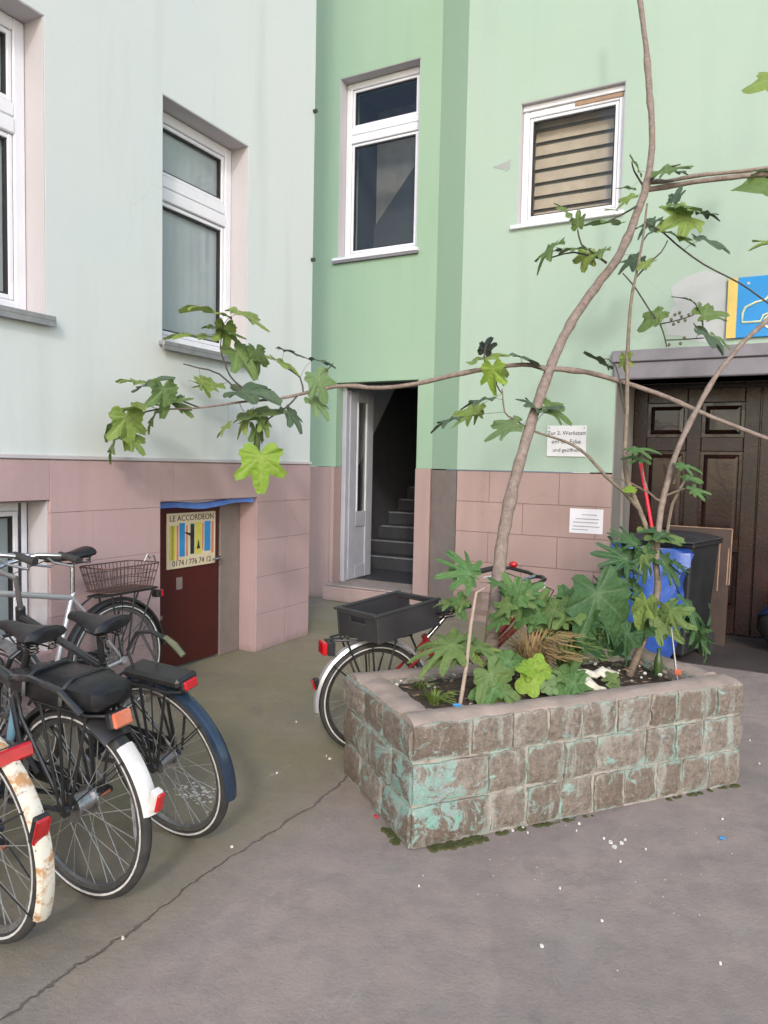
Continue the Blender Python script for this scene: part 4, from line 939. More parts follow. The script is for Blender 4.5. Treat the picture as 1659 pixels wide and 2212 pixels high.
# B: graphite bike with blue-black mudguard, leaning towards its kickstand
bB = bike('city_bicycle', 'graphite bicycle with dark blue rear mudguard and low shiny black saddle', (-2.15, 2.21, 0), R(177), R(-11), dict(frame='graphite_paint', guard='blue_black', g1=192, fguard='alloy_dull', rack='black_plastic', rz=.70, rx=(-.20, .17), seat=(.27, .90), cluster=.70, post='black_plastic', sl=.29, sw=.095, barm='chrome', bar=1.06, clip=True, steer=R(8), wb=1.08, bw=.27, bo=.13))
MB().tube([(.06, .02, .71), (.09, .02, .82), (.04, 0, .895), (-.05, 0, .91), (-.14, 0, .885), (-.19, 0, .84)], [.006, .006, .007, .009, .010, .009], 8).build('raised_clip', 'black_plastic', bB, True)
MB().tube([(-.12, 0, .897), (-.165, 0, .872), (-.205, 0, .835)], [.010, .013, .011], 8).build('clip_end', 'twig_green', bB, True)
MB().tube([(.04, -.02, .88), (.0, -.03, .78), (-.03, -.03, .71)], .005, 6).build('clip_strut', 'black_plastic', bB, True)
light(bB, (-.205, 0, .72), .02, .035, .018, 'red_lens', 'reflector', tilt=R(10))
MB().bbox(-.21, .10, -.055, .055, .715, .755, .012).build('rack_pad', 'black_plastic', bB)

# C: bike with padded bag on the rack and white mudguard tip
bC = bike('city_bicycle', 'black bicycle with padded rack bag and white mudguard tip, nearest whole rear wheel', (-2.115, 1.73, 0), R(179), R(-4), dict(frame='graphite_paint', tt=.024, seat_tube='light_blue_paint', guard='black_plastic', g1=172, guard_end=(133, 171, 'white_plastic'), rack='black_plastic', rz=.715, rx=(-.20, .20), seat=(.21, .93), cluster=.72, post='black_plastic', head=.93, bar=1.12, hub_r=.040, hubm='alloy', steer=R(-4), crank=60))
vs = []; fs = []; n_ = 14; secs = [(-.22, .05, .03), (-.20, .085, .055), (-.10, .10, .070), (.02, .105, .068), (.12, .10, .062), (.22, .08, .05), (.25, .05, .03)]
for u, w2, hh_ in secs:
    for k in range(n_):
        a = 2 * math.pi * k / n_; ce, se = math.cos(a), math.sin(a); vs.append((u + rnd.uniform(-.004, .004), w2 * math.copysign(abs(ce) ** .6, ce), .775 + .74 * hh_ * math.copysign(abs(se) ** .6, se) + rnd.uniform(-.003, .003)))
for i in range(len(secs) - 1):
    for k in range(n_): fs.append((i * n_ + k, i * n_ + (k + 1) % n_, (i + 1) * n_ + (k + 1) % n_, (i + 1) * n_ + k))
fs += [tuple(range(n_))[::-1], tuple((len(secs) - 1) * n_ + k for k in range(n_))]
bag = MB().add(vs, fs).build('rack_bag', 'black_leather', bC, True)
for x in (-.08, .11): MB().ring((0, 0, 0), 0, [(0, 0)], 3) if False else MB().tube([(x, .108, .755), (x, .104, .80), (x, .06, .828), (x, -.06, .828), (x, -.104, .80), (x, -.108, .755)], .010, 6).build('strap', 'black_plastic', bag, True)
guard(bC, (0, 0, .345), .372, 70, 128, 'black_plastic', 'coat_guard', wd=.060)
light(bC, (-.225, 0, .70), .02, .040, .026, 'orange_lens', tilt=R(12))
light(bC, (-.380, 0, .455), .018, .018, .035, 'red_lens', 'reflector', 'white_plastic', tilt=R(-18))
MB().tube([(.30, .03, .74), (.20, .09, .80), (.05, .12, .83), (-.10, .12, .81), (-.17, .10, .74)], .012, 8).build('carrier_hoop', 'graphite_paint', bC, True)
MB().tube([(.27, .05, .70), (.22, .065, .55), (.12, .07, .46)], .010, 8).build('frame_lock_strap', 'black_plastic', bC, True)

# D: old bike at the left edge with a rusty cream mudguard
bD = bike('city_bicycle', 'old bicycle with rusty cream mudguard and big red lamp at the picture edge', (-2.20, 1.41, 0), R(176), R(-3), dict(frame='blue_black', guard='cream_rusty', g1=206, stays=(150, 205), rack='alloy_dull', rz=.655, rx=(-.17, .20), seat=(.25, .86), cluster=.70, bar=.98, steer=R(5), wb=1.04, rim='alloy_dull'))
light(bD, (-.185, 0, .655), .03, .072, .022, 'red_lens', hous='graphite_paint', tilt=R(14))
light(bD, (-.355, .012, .48), .012, .024, .045, 'red_lens', 'reflector', tilt=R(-22))
MB().tube([(.10, .10, .62), (-.02, .10, .70), (-.12, .095, .72), (-.17, .09, .66)], .007, 8).build('carrier_hoop', 'alloy', bD, True)

# E: red bike behind the planter with a plastic crate on the rack
bE = bike('city_bicycle', 'red bicycle with black plastic crate on its rack behind the planter', (-1.89, 3.40, 0), R(50), R(2), dict(wr=.305, frame='red_paint', guard='silver_paint', g1=188, rack='black_plastic', rz=.645, rx=(-.24, .2), seat=(.40, .77), cluster=.60, head=.74, bar=.93, bo=.06, step=True, bell='red_lens', lever='white_plastic', barm='black_plastic', bw=.26, wb=1.16, sl=.27, sw=.10, steer=R(20)))
cr_ = MB(); c0, c1, cyw, cz0, cz1, th = -.21, .21, .16, .0, .15, .006
cr_.bbox(c0, c1, -cyw, cyw, cz0, cz0 + th, .002)
for sy in (-1, 1):
    y = sy * cyw; cr_.bbox(c0 - .01, c1 + .01, y - th, y + th, cz0, cz1, .002); cr_.bbox(c0 - .025, c1 + .025, y - .012, y + .014, cz1 - .012, cz1, .003)
for x in (c0, c1):
    cr_.bbox(x - th, x + th, -cyw + .007, cyw - .007, cz0, cz0 + .085, .002); cr_.bbox(x - th, x + th, -cyw + .007, -.06, cz0 + .085, cz1, .002); cr_.bbox(x - th, x + th, .06, cyw - .007, cz0 + .085, cz1, .002); cr_.bbox(x - .012, x + .012, -cyw + .007, cyw - .007, cz1 - .03, cz1 - .001, .003)
cro = cr_.build('crate', 'grey_plastic', bE); cro.location = (.08, 0, .672); cro.rotation_euler = (R(-3), R(-5), R(20))
light(bE, (-.265, 0, .60), .03, .045, .034, 'red_lens')
light(bE, (-.322, 0, .41), .016, .018, .028, 'red_lens', 'reflector', tilt=R(-14))

# ================================================================== BINS AND STORED THINGS IN THE GATEWAY
def taper(x0, x1, y0, y1, z0, z1, k):
    mx, my = (x0 + x1) / 2, (y0 + y1) / 2
    b = MB().bbox(x0, x1, y0, y1, z0, z1, .015)
    b.v = [(mx + (v[0] - mx) * (k + (1 - k) * (v[2] - z0) / (z1 - z0)), my + (v[1] - my) * (k + (1 - k) * (v[2] - z0) / (z1 - z0)), v[2]) for v in b.v]; return b
bn = tag(empty('wheelie_bin', (-.80, 6.62, 0), (0, 0, R(-14))), 'black wheelie bin behind the blue rubbish bag', 'bin')
taper(-.28, .28, -.32, .32, .06, .98, .80).build('body', 'bin_black', bn)
MB().bbox(-.30, .30, -.34, .34, .95, .985, .008).build('rim', 'bin_black', bn)
vs = []; fs = []
for i in range(7):
    for j in range(7):
        u, v = i / 6 - .5, j / 6 - .5; vs.append((u * .60, v * .70 - .02, 1.0 + .055 * (1 - (2 * u) ** 4) * (1 - (2 * v) ** 4)))
for i in range(6):
    for j in range(6): fs.append((i * 7 + j, i * 7 + 7 + j, i * 7 + 8 + j, i * 7 + j + 1))
lid = MB().add(vs, fs).bbox(-.305, .305, -.375, .335, .985, 1.004, .006).build('lid', 'grey_plastic', bn, True)
MB().tube([(-.16, -.38, 1.0), (-.16, -.41, .99), (.16, -.41, .99), (.16, -.38, 1.0)], .012, 8).build('handle', 'bin_black', lid, True)
MB().tube([(-.24, .34, .96), (-.24, .40, .97), (.24, .40, .97), (.24, .34, .96)], .014, 8).build('handle', 'bin_black', bn, True)
for sx_ in (-1, 1): MB().cyl((sx_ * .235, .22, .10), (sx_ * .285, .22, .10), .10, 20).build('wheel', 'black_rubber', bn, True)
# blue sack
n_, m_ = 26, 16; vs = []; fs = []
for j in range(m_ + 1):
    v = j / m_; z = .01 + .93 * v
    wx = .22 + .045 * math.sin(v * 3.0) + .07 * max(0, v - .75) * 4 * .6; wy = .17 + .03 * math.sin(v * 3.1)
    if v < .08: wx *= .85; wy *= .85
    for k in range(n_):
        a = 2 * math.pi * k / n_; ce, se = math.cos(a), math.sin(a)
        fold = 1 + .06 * math.sin(5 * a + v * 4) + .05 * math.sin(9 * a - v * 7 + 1) + rnd.uniform(-.025, .025)
        vs.append((wx * math.copysign(abs(ce) ** .7, ce) * fold + (.06 * max(0, v - .7) / .3 if ce > 0 else 0), wy * math.copysign(abs(se) ** .7, se) * fold, z + .02 * math.sin(3 * a) * v + rnd.uniform(-.008, .008)))
for j in range(m_):
    for k in range(n_): fs.append((j * n_ + k, j * n_ + (k + 1) % n_, (j + 1) * n_ + (k + 1) % n_, (j + 1) * n_ + k))
vs.append((.0, 0, .90)); T = len(vs) - 1
for k in range(n_): fs.append((m_ * n_ + k, m_ * n_ + (k + 1) % n_, T))
fs.append(tuple(range(n_))[::-1])
bs = tag(empty('rubbish_sack', (-.93, 6.17, 0), (0, 0, R(12))), 'crumpled bright blue plastic rubbish sack leaning on the black bin', 'sack')
MB().add(vs, fs).build('sack', 'bag_blue', bs, True)
mb = MB(); vs = []; fs = []        # loose lip of the sack, pulled out to the right
for i in range(9):
    for j in range(3):
        u = i / 8; vs.append((-.22 + .52 * u, -.19 - .02 * math.sin(u * 9) - .012 * j, .94 - .05 * j - .05 * j * math.sin(u * 3.1) + .015 * math.sin(u * 12)))
for i in range(8):
    for j in range(2): fs.append((i * 3 + j, i * 3 + 3 + j, i * 3 + 4 + j, i * 3 + j + 1))
mb.add(vs, fs).build('lip', 'bag_blue', bs, True)
# brown board with light worn edges behind the bin
bd = tag(empty('chipboard_panel', (-.66, 7.18, 0), (R(-6), 0, R(-4))), 'brown chipboard panel with worn pale edges leaning on the gate', 'board')
MB().bbox(-.27, .27, 0, .022, 0, 1.05, .002).build('board', 'board_brown', bd)
MB().bbox(-.272, .272, -.002, .024, 1.05, 1.058, .001).build('worn_edge', 'board_edge', bd); MB().bbox(.27, .277, -.002, .024, .55, 1.05, .001).build('worn_edge', 'board_edge', bd)
for k in range(7): x = -.2 + .075 * k; MB().bbox(x, x + .010, -.0025, .001, .55 - .03 * (k % 3), .98 - .05 * ((k * 5) % 4), .0005).build('scrape', 'board_edge', bd)
# blue folded strip with white marks
bt = tag(empty('blue_tarp', on_y(1690, 1298, 6.98)), 'dark blue folded tarpaulin with white marks at the foot of the gate', 'tarpaulin')
vs = []; fs = []
mat('tarp_blue', (.006, .02, .07), (.005, .015, .05), scale=9, rough=.4)
def bun(ph, th, k=1.0): return (.16 + .35 * k * math.cos(R(ph)) * math.cos(R(th)), .18 - .225 * k * math.sin(R(ph)) * math.cos(R(th)), -.29 + .245 * k * math.sin(R(th)))
for i in range(15):
    for j in range(6):
        vs.append(bun(5 + 170 * i / 14, 22 + 66 * j / 5 + 6 * math.sin(i * 1.3) * (1 - j / 5), 1.05 + .02 * math.sin(i * 2.1 + j)))
for i in range(14):
    for j in range(5): fs.append((i * 6 + j, i * 6 + 6 + j, i * 6 + 7 + j, i * 6 + j + 1)[::-1])
MB().add(vs, fs).build('sheet', 'tarp_blue', bt, True)
for k in range(5):
    q = bun(150 - 14 * k, 50, 1.10); MB().bbox(-.022, .022, -.004, .004, -.008, .008, .001).xf(Matrix.Translation(q) @ Matrix.Rotation(R(60 - 14 * k), 4, 'Z')).build('white_mark', 'white_plastic', bt)
MB().ball((.16, .18, -.29), .35, .225, .245, 16, 12).jitter(.010).build('bundle', 'black_plastic', bt, True)
bt.location.z = .535
# red stick
a_, b_ = on_y(1384, 1000, 6.95), on_y(1420, 1210, 6.9)
sr = tag(empty('broom_stick', b_), 'bright red stick standing upright behind the blue sack', 'stick')
MB().tube([a_ - b_, Vector((0, 0, 0)), (Vector((0, 0, 0)) + (b_ - a_) * .9)], .016, 10).build('pole', 'stick_red', sr, True)
MB().tube([a_ - b_, (a_ - b_) * 1.012], .0168, 10).build('tip', 'white_plastic', sr, True)
# ================================================================== PLANTS
def leaf_mesh(name, lobes, base, n=36, fold=.10, droop=.12, wave=.03, seed=1, edge=0.0):
    # lobes: (angle deg, length, half width deg); outline is the largest lobe at each angle, seen from the stalk end
    rr = random.Random(seed); vs = [(0, 0, 0)]; vein = [1.0]; fs = []
    angs = sorted(set([-178 + 356 * i / (n - 1) for i in range(n)] + [l[0] for l in lobes]))
    def rad(a): return max([base * (1 if abs(a) < 140 else max(.25, (178 - abs(a)) / 38))] + [l[1] * math.exp(-abs((a - l[0]) / (l[2] * 1.08)) ** 2.7) for l in lobes])
    m = len(angs); ph = rr.uniform(0, 6)
    for ring in (.5, 1.0):
        for i, a in enumerate(angs):
            r = rad(a) * (1 + (edge * (1 if i % 2 else -1) if ring == 1 else 0)); r *= ring if ring == 1 else .55
            x, y = r * math.cos(R(a)), r * math.sin(R(a)); on = any(abs(a - l[0]) < .01 for l in lobes)
            z = fold * abs(y) * (.6 if on else 1) - droop * (x * x + y * y) + wave * math.sin(a * .11 + ph) * ring * r * 2 - (.02 if on else 0) * ring
            vs.append((x, y, z)); vein.append((1.0 if ring < 1 else .6) if on else 0.0)
    for i in range(m):
        j = (i + 1) % m
        if i < m - 1: fs += [(0, 1 + i, 1 + j), (1 + i, 1 + m + i, 1 + m + j, 1 + j)]
    me = bpy.data.meshes.new(name); me.from_pydata(vs, [], fs); me.update()
    at_ = me.attributes.new('vein', 'FLOAT', 'POINT')
    for i, v in enumerate(vein): at_.data[i].value = v
    for p_ in me.polygons: p_.use_smooth = True
    return me
FIG = lambda k, s: [(0, 1.0, 22 + k), (48, .84, 20 + k), (-48, .88, 20 + k), (102, .60, 26), (-102, .56, 26)]
LM = {}
def lib(kind, mt):
    if (kind, mt) not in LM:
        out = []
        for s in range(4):
            if kind == 'fig': me = leaf_mesh('fig_leaf', FIG(s * 1.5, s), .50, seed=s, fold=.10 + .06 * s, droop=.12 + .08 * s, wave=.05, edge=.025)
            elif kind == 'broad': me = leaf_mesh('broad_leaf', [(0, 1.0, 34), (52, .72, 30), (-52, .74, 30), (105, .48, 26), (-105, .48, 26)], .42, seed=s, fold=.12, droop=.12 + .1 * s, wave=.05, edge=.02)
            elif kind == 'palm': me = leaf_mesh('palmate_leaf', [(0, 1.0, 12), (32, .95, 12), (-32, .95, 12), (66, .84, 12), (-66, .84, 12), (104, .66, 14), (-104, .66, 14)], .40, n=96, seed=s, fold=.06, droop=.18 + .06 * s, wave=.04)
            elif kind == 'monstera': me = leaf_mesh('monstera_leaf', [(0, 1.0, 17), (26, .93, 10), (-26, .93, 10), (52, .84, 11), (-52, .84, 11), (82, .70, 13), (-82, .70, 13), (125, .50, 20), (-125, .50, 20)], .36, n=56, seed=s, fold=.18, droop=.16, wave=.02)
            elif kind == 'heart': me = leaf_mesh('heart_leaf', [(0, 1.0, 34), (40, .90, 34), (-40, .90, 34), (82, .74, 34), (-82, .74, 34), (128, .58, 30), (-128, .58, 30)], .42, seed=s, fold=.20, droop=.18, wave=.02)
            elif kind == 'round': me = leaf_mesh('round_leaf', [(0, 1.0, 48), (60, .80, 40), (-60, .80, 40)], .35, seed=s, fold=.10, droop=.15, wave=.03)
            else: me = leaf_mesh('narrow_leaf', [(0, 1.0, 13), (30, .55, 22), (-30, .55, 22)], .12, seed=s, fold=.12, droop=.22, wave=.03)
            me.materials.append(MATS['leaf_' + mt]); out.append(me)
        LM[(kind, mt)] = out
    return LM[(kind, mt)]
def place_leaf(root, c, size, ang, tilt, mt, kind='fig', petiole_to=None, pitch=None):
    # c: middle of the leaf; size in metres; ang: where its tip points as seen from the courtyard; tilt: 1 faces the viewer, 0 edge-on
    e = (RIGHT * math.cos(R(ang)) + UP * math.sin(R(ang))).normalized(); back = -FW
    side = e.cross(back).normalized()
    if side.z > 0: side = -side
    s = math.sqrt(max(0, 1 - tilt * tilt))
    nrm = (back * tilt - side * s).normalized()            # edge-on leaves mostly show a lit upper side
    pt = rnd.uniform(-.35, .30) if pitch is None else pitch
    q = Matrix.Rotation(pt, 3, e.cross(nrm)); e = (q @ e).normalized(); nrm = (q @ nrm).normalized()
    X, Z = e, (nrm - e * nrm.dot(e)).normalized(); Y = Z.cross(X)
    L = size * (1.0 if kind != 'narrow' else 1.05)
    org = c - X * (L * .42)
    me = rnd.choice(lib(kind, mt)); o = bpy.data.objects.new('leaf', me); col.objects.link(o); o.parent = root
    M_ = Matrix(((X.x, Y.x, Z.x, org.x), (X.y, Y.y, Z.y, org.y), (X.z, Y.z, Z.z, org.z), (0, 0, 0, 1))) @ Matrix.Diagonal((L, L * rnd.uniform(.92, 1.08), L, 1))
    o.matrix_local = root.matrix_basis.inverted() @ M_
    if petiole_to is not None:
        inv = M_.inverted(); p1 = inv @ Vector(petiole_to); mid = p1 * .5 + Vector((-.06, 0, .05)) * min(1.0, p1.length)
        MB().tube([Vector((.02, 0, .005)), mid, p1], [.008, .008, .010] if L > .1 else [.012] * 3, 5, cap=False).build('petiole', 'twig_green', o, True)
    return o
class Tree:
    def __init__(s, name, label, cat, base, group=None):
        s.root = tag(empty(name, base), label, cat, group); s.base = Vector(base); s.samp = []
    def limb(s, pts, name='branch', m='fig_bark', knots=0, off=None):
        # pts: (px, py, depth, radius px); smoothed, with slight knots
        P = [at(p[0], p[1], p[2]) for p in pts]; rr_ = [p[3] * p[2] / FPX * (.76 if p[3] > 6 else .92) for p in pts]
        Q = []; W_ = []; SP = []
        for i in range(len(P) - 1):
            a, b_, c, d = P[max(i - 1, 0)], P[i], P[i + 1], P[min(i + 2, len(P) - 1)]
            ns = max(2, int((c - b_).length / .07))
            for k in range(ns):
                t = k / ns; q = .5 * ((2 * b_) + (c - a) * t + (2 * a - 5 * b_ + 4 * c - d) * t * t + (3 * b_ - a - 3 * c + d) * t ** 3)
                Q.append(q); W_.append(rr_[i] + (rr_[i + 1] - rr_[i]) * t)
                SP.append((pts[i][0] + (pts[i + 1][0] - pts[i][0]) * t, pts[i][1] + (pts[i + 1][1] - pts[i][1]) * t, q))
        Q.append(P[-1]); W_.append(rr_[-1]); SP.append((pts[-1][0], pts[-1][1], P[-1]))
        if knots:
            W_ = [w_ * (1 + (rnd.uniform(.10, .30) if rnd.random() < knots else rnd.uniform(-.05, .05))) for w_ in W_]
            Q = [q + Vector((rnd.uniform(-1, 1), rnd.uniform(-1, 1), rnd.uniform(-1, 1))) * W_[i] * .10 for i, q in enumerate(Q)]
        s.samp += SP
        o = MB().tube([q - s.base for q in Q], W_, 10 if W_[0] > .012 else 6).build(name, m, s.root, True); return o
    def leaves(s, spec, conv, kind='fig'):
        for sp in spec:
            x, y, size, ang, tilt, mt = sp[:6]; kd = sp[6] if len(sp) > 6 else kind
            X, Y, sc_ = conv(x, y); best = min(s.samp, key=lambda q: (q[0] - X) ** 2 + (q[1] - Y) ** 2)
            d = (best[2] - CAM).dot(FW) + rnd.uniform(-.10, .06)
            L = size * sc_ * d / FPX * .74
            # stalk joins the limb nearest to the leaf's foot
            fx, fy = X - .42 * size * sc_ * math.cos(R(ang)), Y + .42 * size * sc_ * math.sin(R(ang))
            bf = min(s.samp, key=lambda q: (q[0] - fx) ** 2 + (q[1] - fy) ** 2)
            place_leaf(s.root, at(X, Y, d), L, ang, tilt, mt, kd, bf[2])

# ---------------------------------------------------------------- the large fig tree
fig = Tree('fig_tree', 'tall leaning fig tree with bare smooth trunk growing from the planter', 'tree', at(1050, 1478, 3.72))
fig.limb([(1048, 1485, 3.72, 21), (1062, 1380, 3.78, 19), (1076, 1240, 3.9, 17.5), (1095, 1110, 4.05, 16.5), (1122, 1000, 4.2, 15.5), (1152, 900, 4.35, 15), (1187, 800, 4.5, 14.5), (1232, 700, 4.7, 13), (1287, 620, 4.9, 12.5), (1340, 548, 5.05, 12), (1378, 455, 5.2, 11.5), (1400, 385, 5.35, 10), (1409, 300, 5.45, 8.6), (1403, 200, 5.55, 8.2), (1395, 100, 5.65, 7.6), (1383, 0, 5.75, 7.2), (1366, -120, 5.85, 6.5)], 'trunk', knots=.18)
fig.limb([(1187, 800, 4.5, 9), (1150, 789, 4.5, 7), (1100, 790, 4.55, 6.2), (1000, 806, 4.65, 5.6), (905, 828, 4.75, 5.4), (820, 838, 4.85, 5), (750, 833, 4.9, 4.6), (700, 840, 4.92, 4.3), (655, 850, 4.9, 4), (600, 862, 4.85, 3.4), (540, 866, 4.75, 3), (470, 876, 4.6, 2.6), (415, 882, 4.5, 2.2), (340, 884, 4.42, 1.8)], knots=.1)
fig.limb([(1190, 797, 4.5, 8), (1240, 800, 4.5, 6), (1300, 812, 4.5, 5.6), (1420, 850, 4.45, 5.4), (1540, 902, 4.4, 5), (1659, 948, 4.35, 4.8), (1780, 992, 4.3, 4.2), (1900, 1020, 4.25, 3), (2010, 1025, 4.2, 1.6)], knots=.1)
fig.limb([(1392, 410, 5.33, 8), (1440, 404, 5.3, 6.5), (1500, 393, 5.2, 6.5), (1580, 383, 5.1, 6), (1659, 375, 5.05, 6), (1780, 362, 5.0, 5), (1900, 330, 4.95, 3.5), (2010, 290, 4.9, 1.8)], knots=.1)
fig.limb([(1400, 392, 5.35, 7), (1440, 392, 5.34, 4.5), (1500, 380, 5.3, 4.5), (1580, 372, 5.25, 4.2), (1659, 362, 5.2, 4), (1780, 340, 5.15, 3.4), (1880, 300, 5.1, 2), (1950, 260, 5.1, 1.2)], knots=.1)
for tw in ([(564, 867, 4.8, 2.6), (520, 835, 4.78, 2.4), (497, 812, 4.76, 2.2), (485, 782, 4.74, 2), (476, 752, 4.72, 1.8), (482, 700, 4.7, 1.6)], [(530, 862, 4.74, 2.2), (474, 808, 4.7, 2), (430, 795, 4.68, 1.8), (396, 786, 4.66, 1.4)],
           [(642, 855, 4.88, 2.2), (620, 879, 4.85, 2), (580, 905, 4.82, 1.8), (560, 950, 4.8, 1.8), (562, 985, 4.8, 1.6)], [(655, 850, 4.9, 2), (648, 815, 4.9, 1.8), (610, 790, 4.88, 1.6)], [(690, 842, 4.92, 2), (700, 810, 4.92, 1.5), (720, 785, 4.92, 1.2)],
           [(430, 880, 4.52, 2), (380, 860, 4.48, 1.8), (330, 830, 4.45, 1.5), (300, 822, 4.45, 1.2)], [(340, 884, 4.42, 1.8), (290, 900, 4.4, 1.6), (262, 950, 4.4, 1.4)],
           [(1050, 797, 4.6, 2.5), (1046, 770, 4.6, 2), (1050, 745, 4.6, 1.6)], [(1075, 793, 4.57, 2.2), (1072, 830, 4.55, 1.8), (1085, 850, 4.55, 1.5)], [(1310, 568, 4.97, 3), (1280, 545, 4.9, 2.2), (1256, 528, 4.85, 2), (1248, 497, 4.85, 1.8)], [(1300, 560, 4.95, 2.5), (1240, 545, 4.9, 2), (1180, 560, 4.85, 1.5)],
           [(1385, 440, 5.22, 3), (1350, 460, 5.15, 2), (1310, 480, 5.1, 1.6)], [(1392, 405, 5.33, 3), (1370, 370, 5.3, 2), (1365, 350, 5.3, 1.5)], [(1400, 395, 5.33, 3), (1430, 368, 5.25, 2), (1470, 355, 5.2, 1.5)]):
    fig.limb(tw, 'twig', 'twig_dark')
c4_ = lambda x, y: (176.5 + .3723 * x, 573.6 + .3723 * y, .3723)
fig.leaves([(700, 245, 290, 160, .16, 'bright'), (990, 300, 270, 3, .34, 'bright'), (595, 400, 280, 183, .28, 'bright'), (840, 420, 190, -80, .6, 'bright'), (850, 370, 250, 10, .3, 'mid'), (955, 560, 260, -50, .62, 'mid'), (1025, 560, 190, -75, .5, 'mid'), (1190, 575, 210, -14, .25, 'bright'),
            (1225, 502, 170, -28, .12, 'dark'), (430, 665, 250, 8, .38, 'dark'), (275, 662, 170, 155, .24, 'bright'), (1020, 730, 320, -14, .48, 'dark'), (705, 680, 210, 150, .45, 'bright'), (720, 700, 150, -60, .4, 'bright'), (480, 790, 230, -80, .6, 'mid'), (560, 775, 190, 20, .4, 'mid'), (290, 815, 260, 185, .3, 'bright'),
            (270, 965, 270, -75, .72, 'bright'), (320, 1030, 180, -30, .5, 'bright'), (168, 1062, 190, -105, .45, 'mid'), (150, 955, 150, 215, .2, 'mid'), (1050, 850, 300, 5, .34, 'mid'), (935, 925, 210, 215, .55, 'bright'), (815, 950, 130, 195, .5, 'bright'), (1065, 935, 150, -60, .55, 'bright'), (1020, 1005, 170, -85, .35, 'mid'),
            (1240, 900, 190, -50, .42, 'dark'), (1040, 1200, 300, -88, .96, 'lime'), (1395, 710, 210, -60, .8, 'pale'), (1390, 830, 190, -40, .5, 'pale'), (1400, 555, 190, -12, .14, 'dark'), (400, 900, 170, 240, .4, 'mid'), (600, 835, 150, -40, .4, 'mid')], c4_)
c6_ = lambda x, y: (926.6 + .4415 * x, 706 + .4415 * y, .4415)
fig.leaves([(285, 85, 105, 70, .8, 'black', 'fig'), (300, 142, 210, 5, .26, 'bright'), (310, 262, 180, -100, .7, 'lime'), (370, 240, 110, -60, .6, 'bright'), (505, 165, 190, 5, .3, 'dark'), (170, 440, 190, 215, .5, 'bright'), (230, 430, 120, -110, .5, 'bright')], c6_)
c3_ = lambda x, y: (1014.8 + .3883 * x, .3883 * y, .3883)
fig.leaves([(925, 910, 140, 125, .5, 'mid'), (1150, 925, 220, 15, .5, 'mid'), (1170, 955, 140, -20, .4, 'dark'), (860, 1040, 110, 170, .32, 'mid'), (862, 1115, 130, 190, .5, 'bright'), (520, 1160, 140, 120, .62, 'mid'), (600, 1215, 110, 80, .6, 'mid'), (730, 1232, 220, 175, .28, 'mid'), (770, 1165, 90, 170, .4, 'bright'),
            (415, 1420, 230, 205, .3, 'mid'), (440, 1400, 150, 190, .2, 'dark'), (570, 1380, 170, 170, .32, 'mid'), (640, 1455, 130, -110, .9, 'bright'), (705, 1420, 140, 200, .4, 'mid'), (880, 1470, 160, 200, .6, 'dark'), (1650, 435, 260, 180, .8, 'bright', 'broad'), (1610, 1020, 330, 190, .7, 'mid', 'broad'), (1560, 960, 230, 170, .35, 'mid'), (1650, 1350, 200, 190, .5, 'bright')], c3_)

# ---------------------------------------------------------------- the slender shrub at the planter's far end
sh = Tree('fig_shrub', 'slender many-stemmed fig shrub at the gateway end of the planter', 'shrub', at(1360, 1455, 3.92))
sh.limb([(1358, 1462, 3.92, 11), (1388, 1388, 3.95, 10), (1416, 1300, 4.0, 9.5), (1420, 1240, 4.02, 9), (1406, 1170, 4.05, 7.5), (1380, 1096, 4.1, 6.5), (1356, 1040, 4.15, 5.8), (1350, 980, 4.2, 5.5), (1354, 880, 4.3, 5), (1356, 760, 4.4, 4.5), (1362, 660, 4.45, 3.6), (1373, 600, 4.5, 3.2), (1388, 520, 4.55, 2.6), (1398, 440, 4.6, 2.2)], 'stem', 'stem_bark', knots=.12)
sh.limb([(1416, 1215, 4.03, 8.5), (1428, 1100, 4.05, 8.5), (1450, 1010, 4.08, 8), (1475, 945, 4.1, 7.6), (1505, 885, 4.12, 7.2), (1545, 815, 4.15, 6.8), (1600, 745, 4.2, 6.6), (1659, 690, 4.25, 6.2), (1760, 600, 4.3, 5.4), (1850, 500, 4.35, 4), (1920, 400, 4.4, 2)], 'stem', 'fig_bark', knots=.12)
sh.limb([(1440, 1160, 4.05, 4), (1452, 1090, 4.08, 3.6), (1478, 1040, 4.1, 3)], 'stem', 'stem_bark')
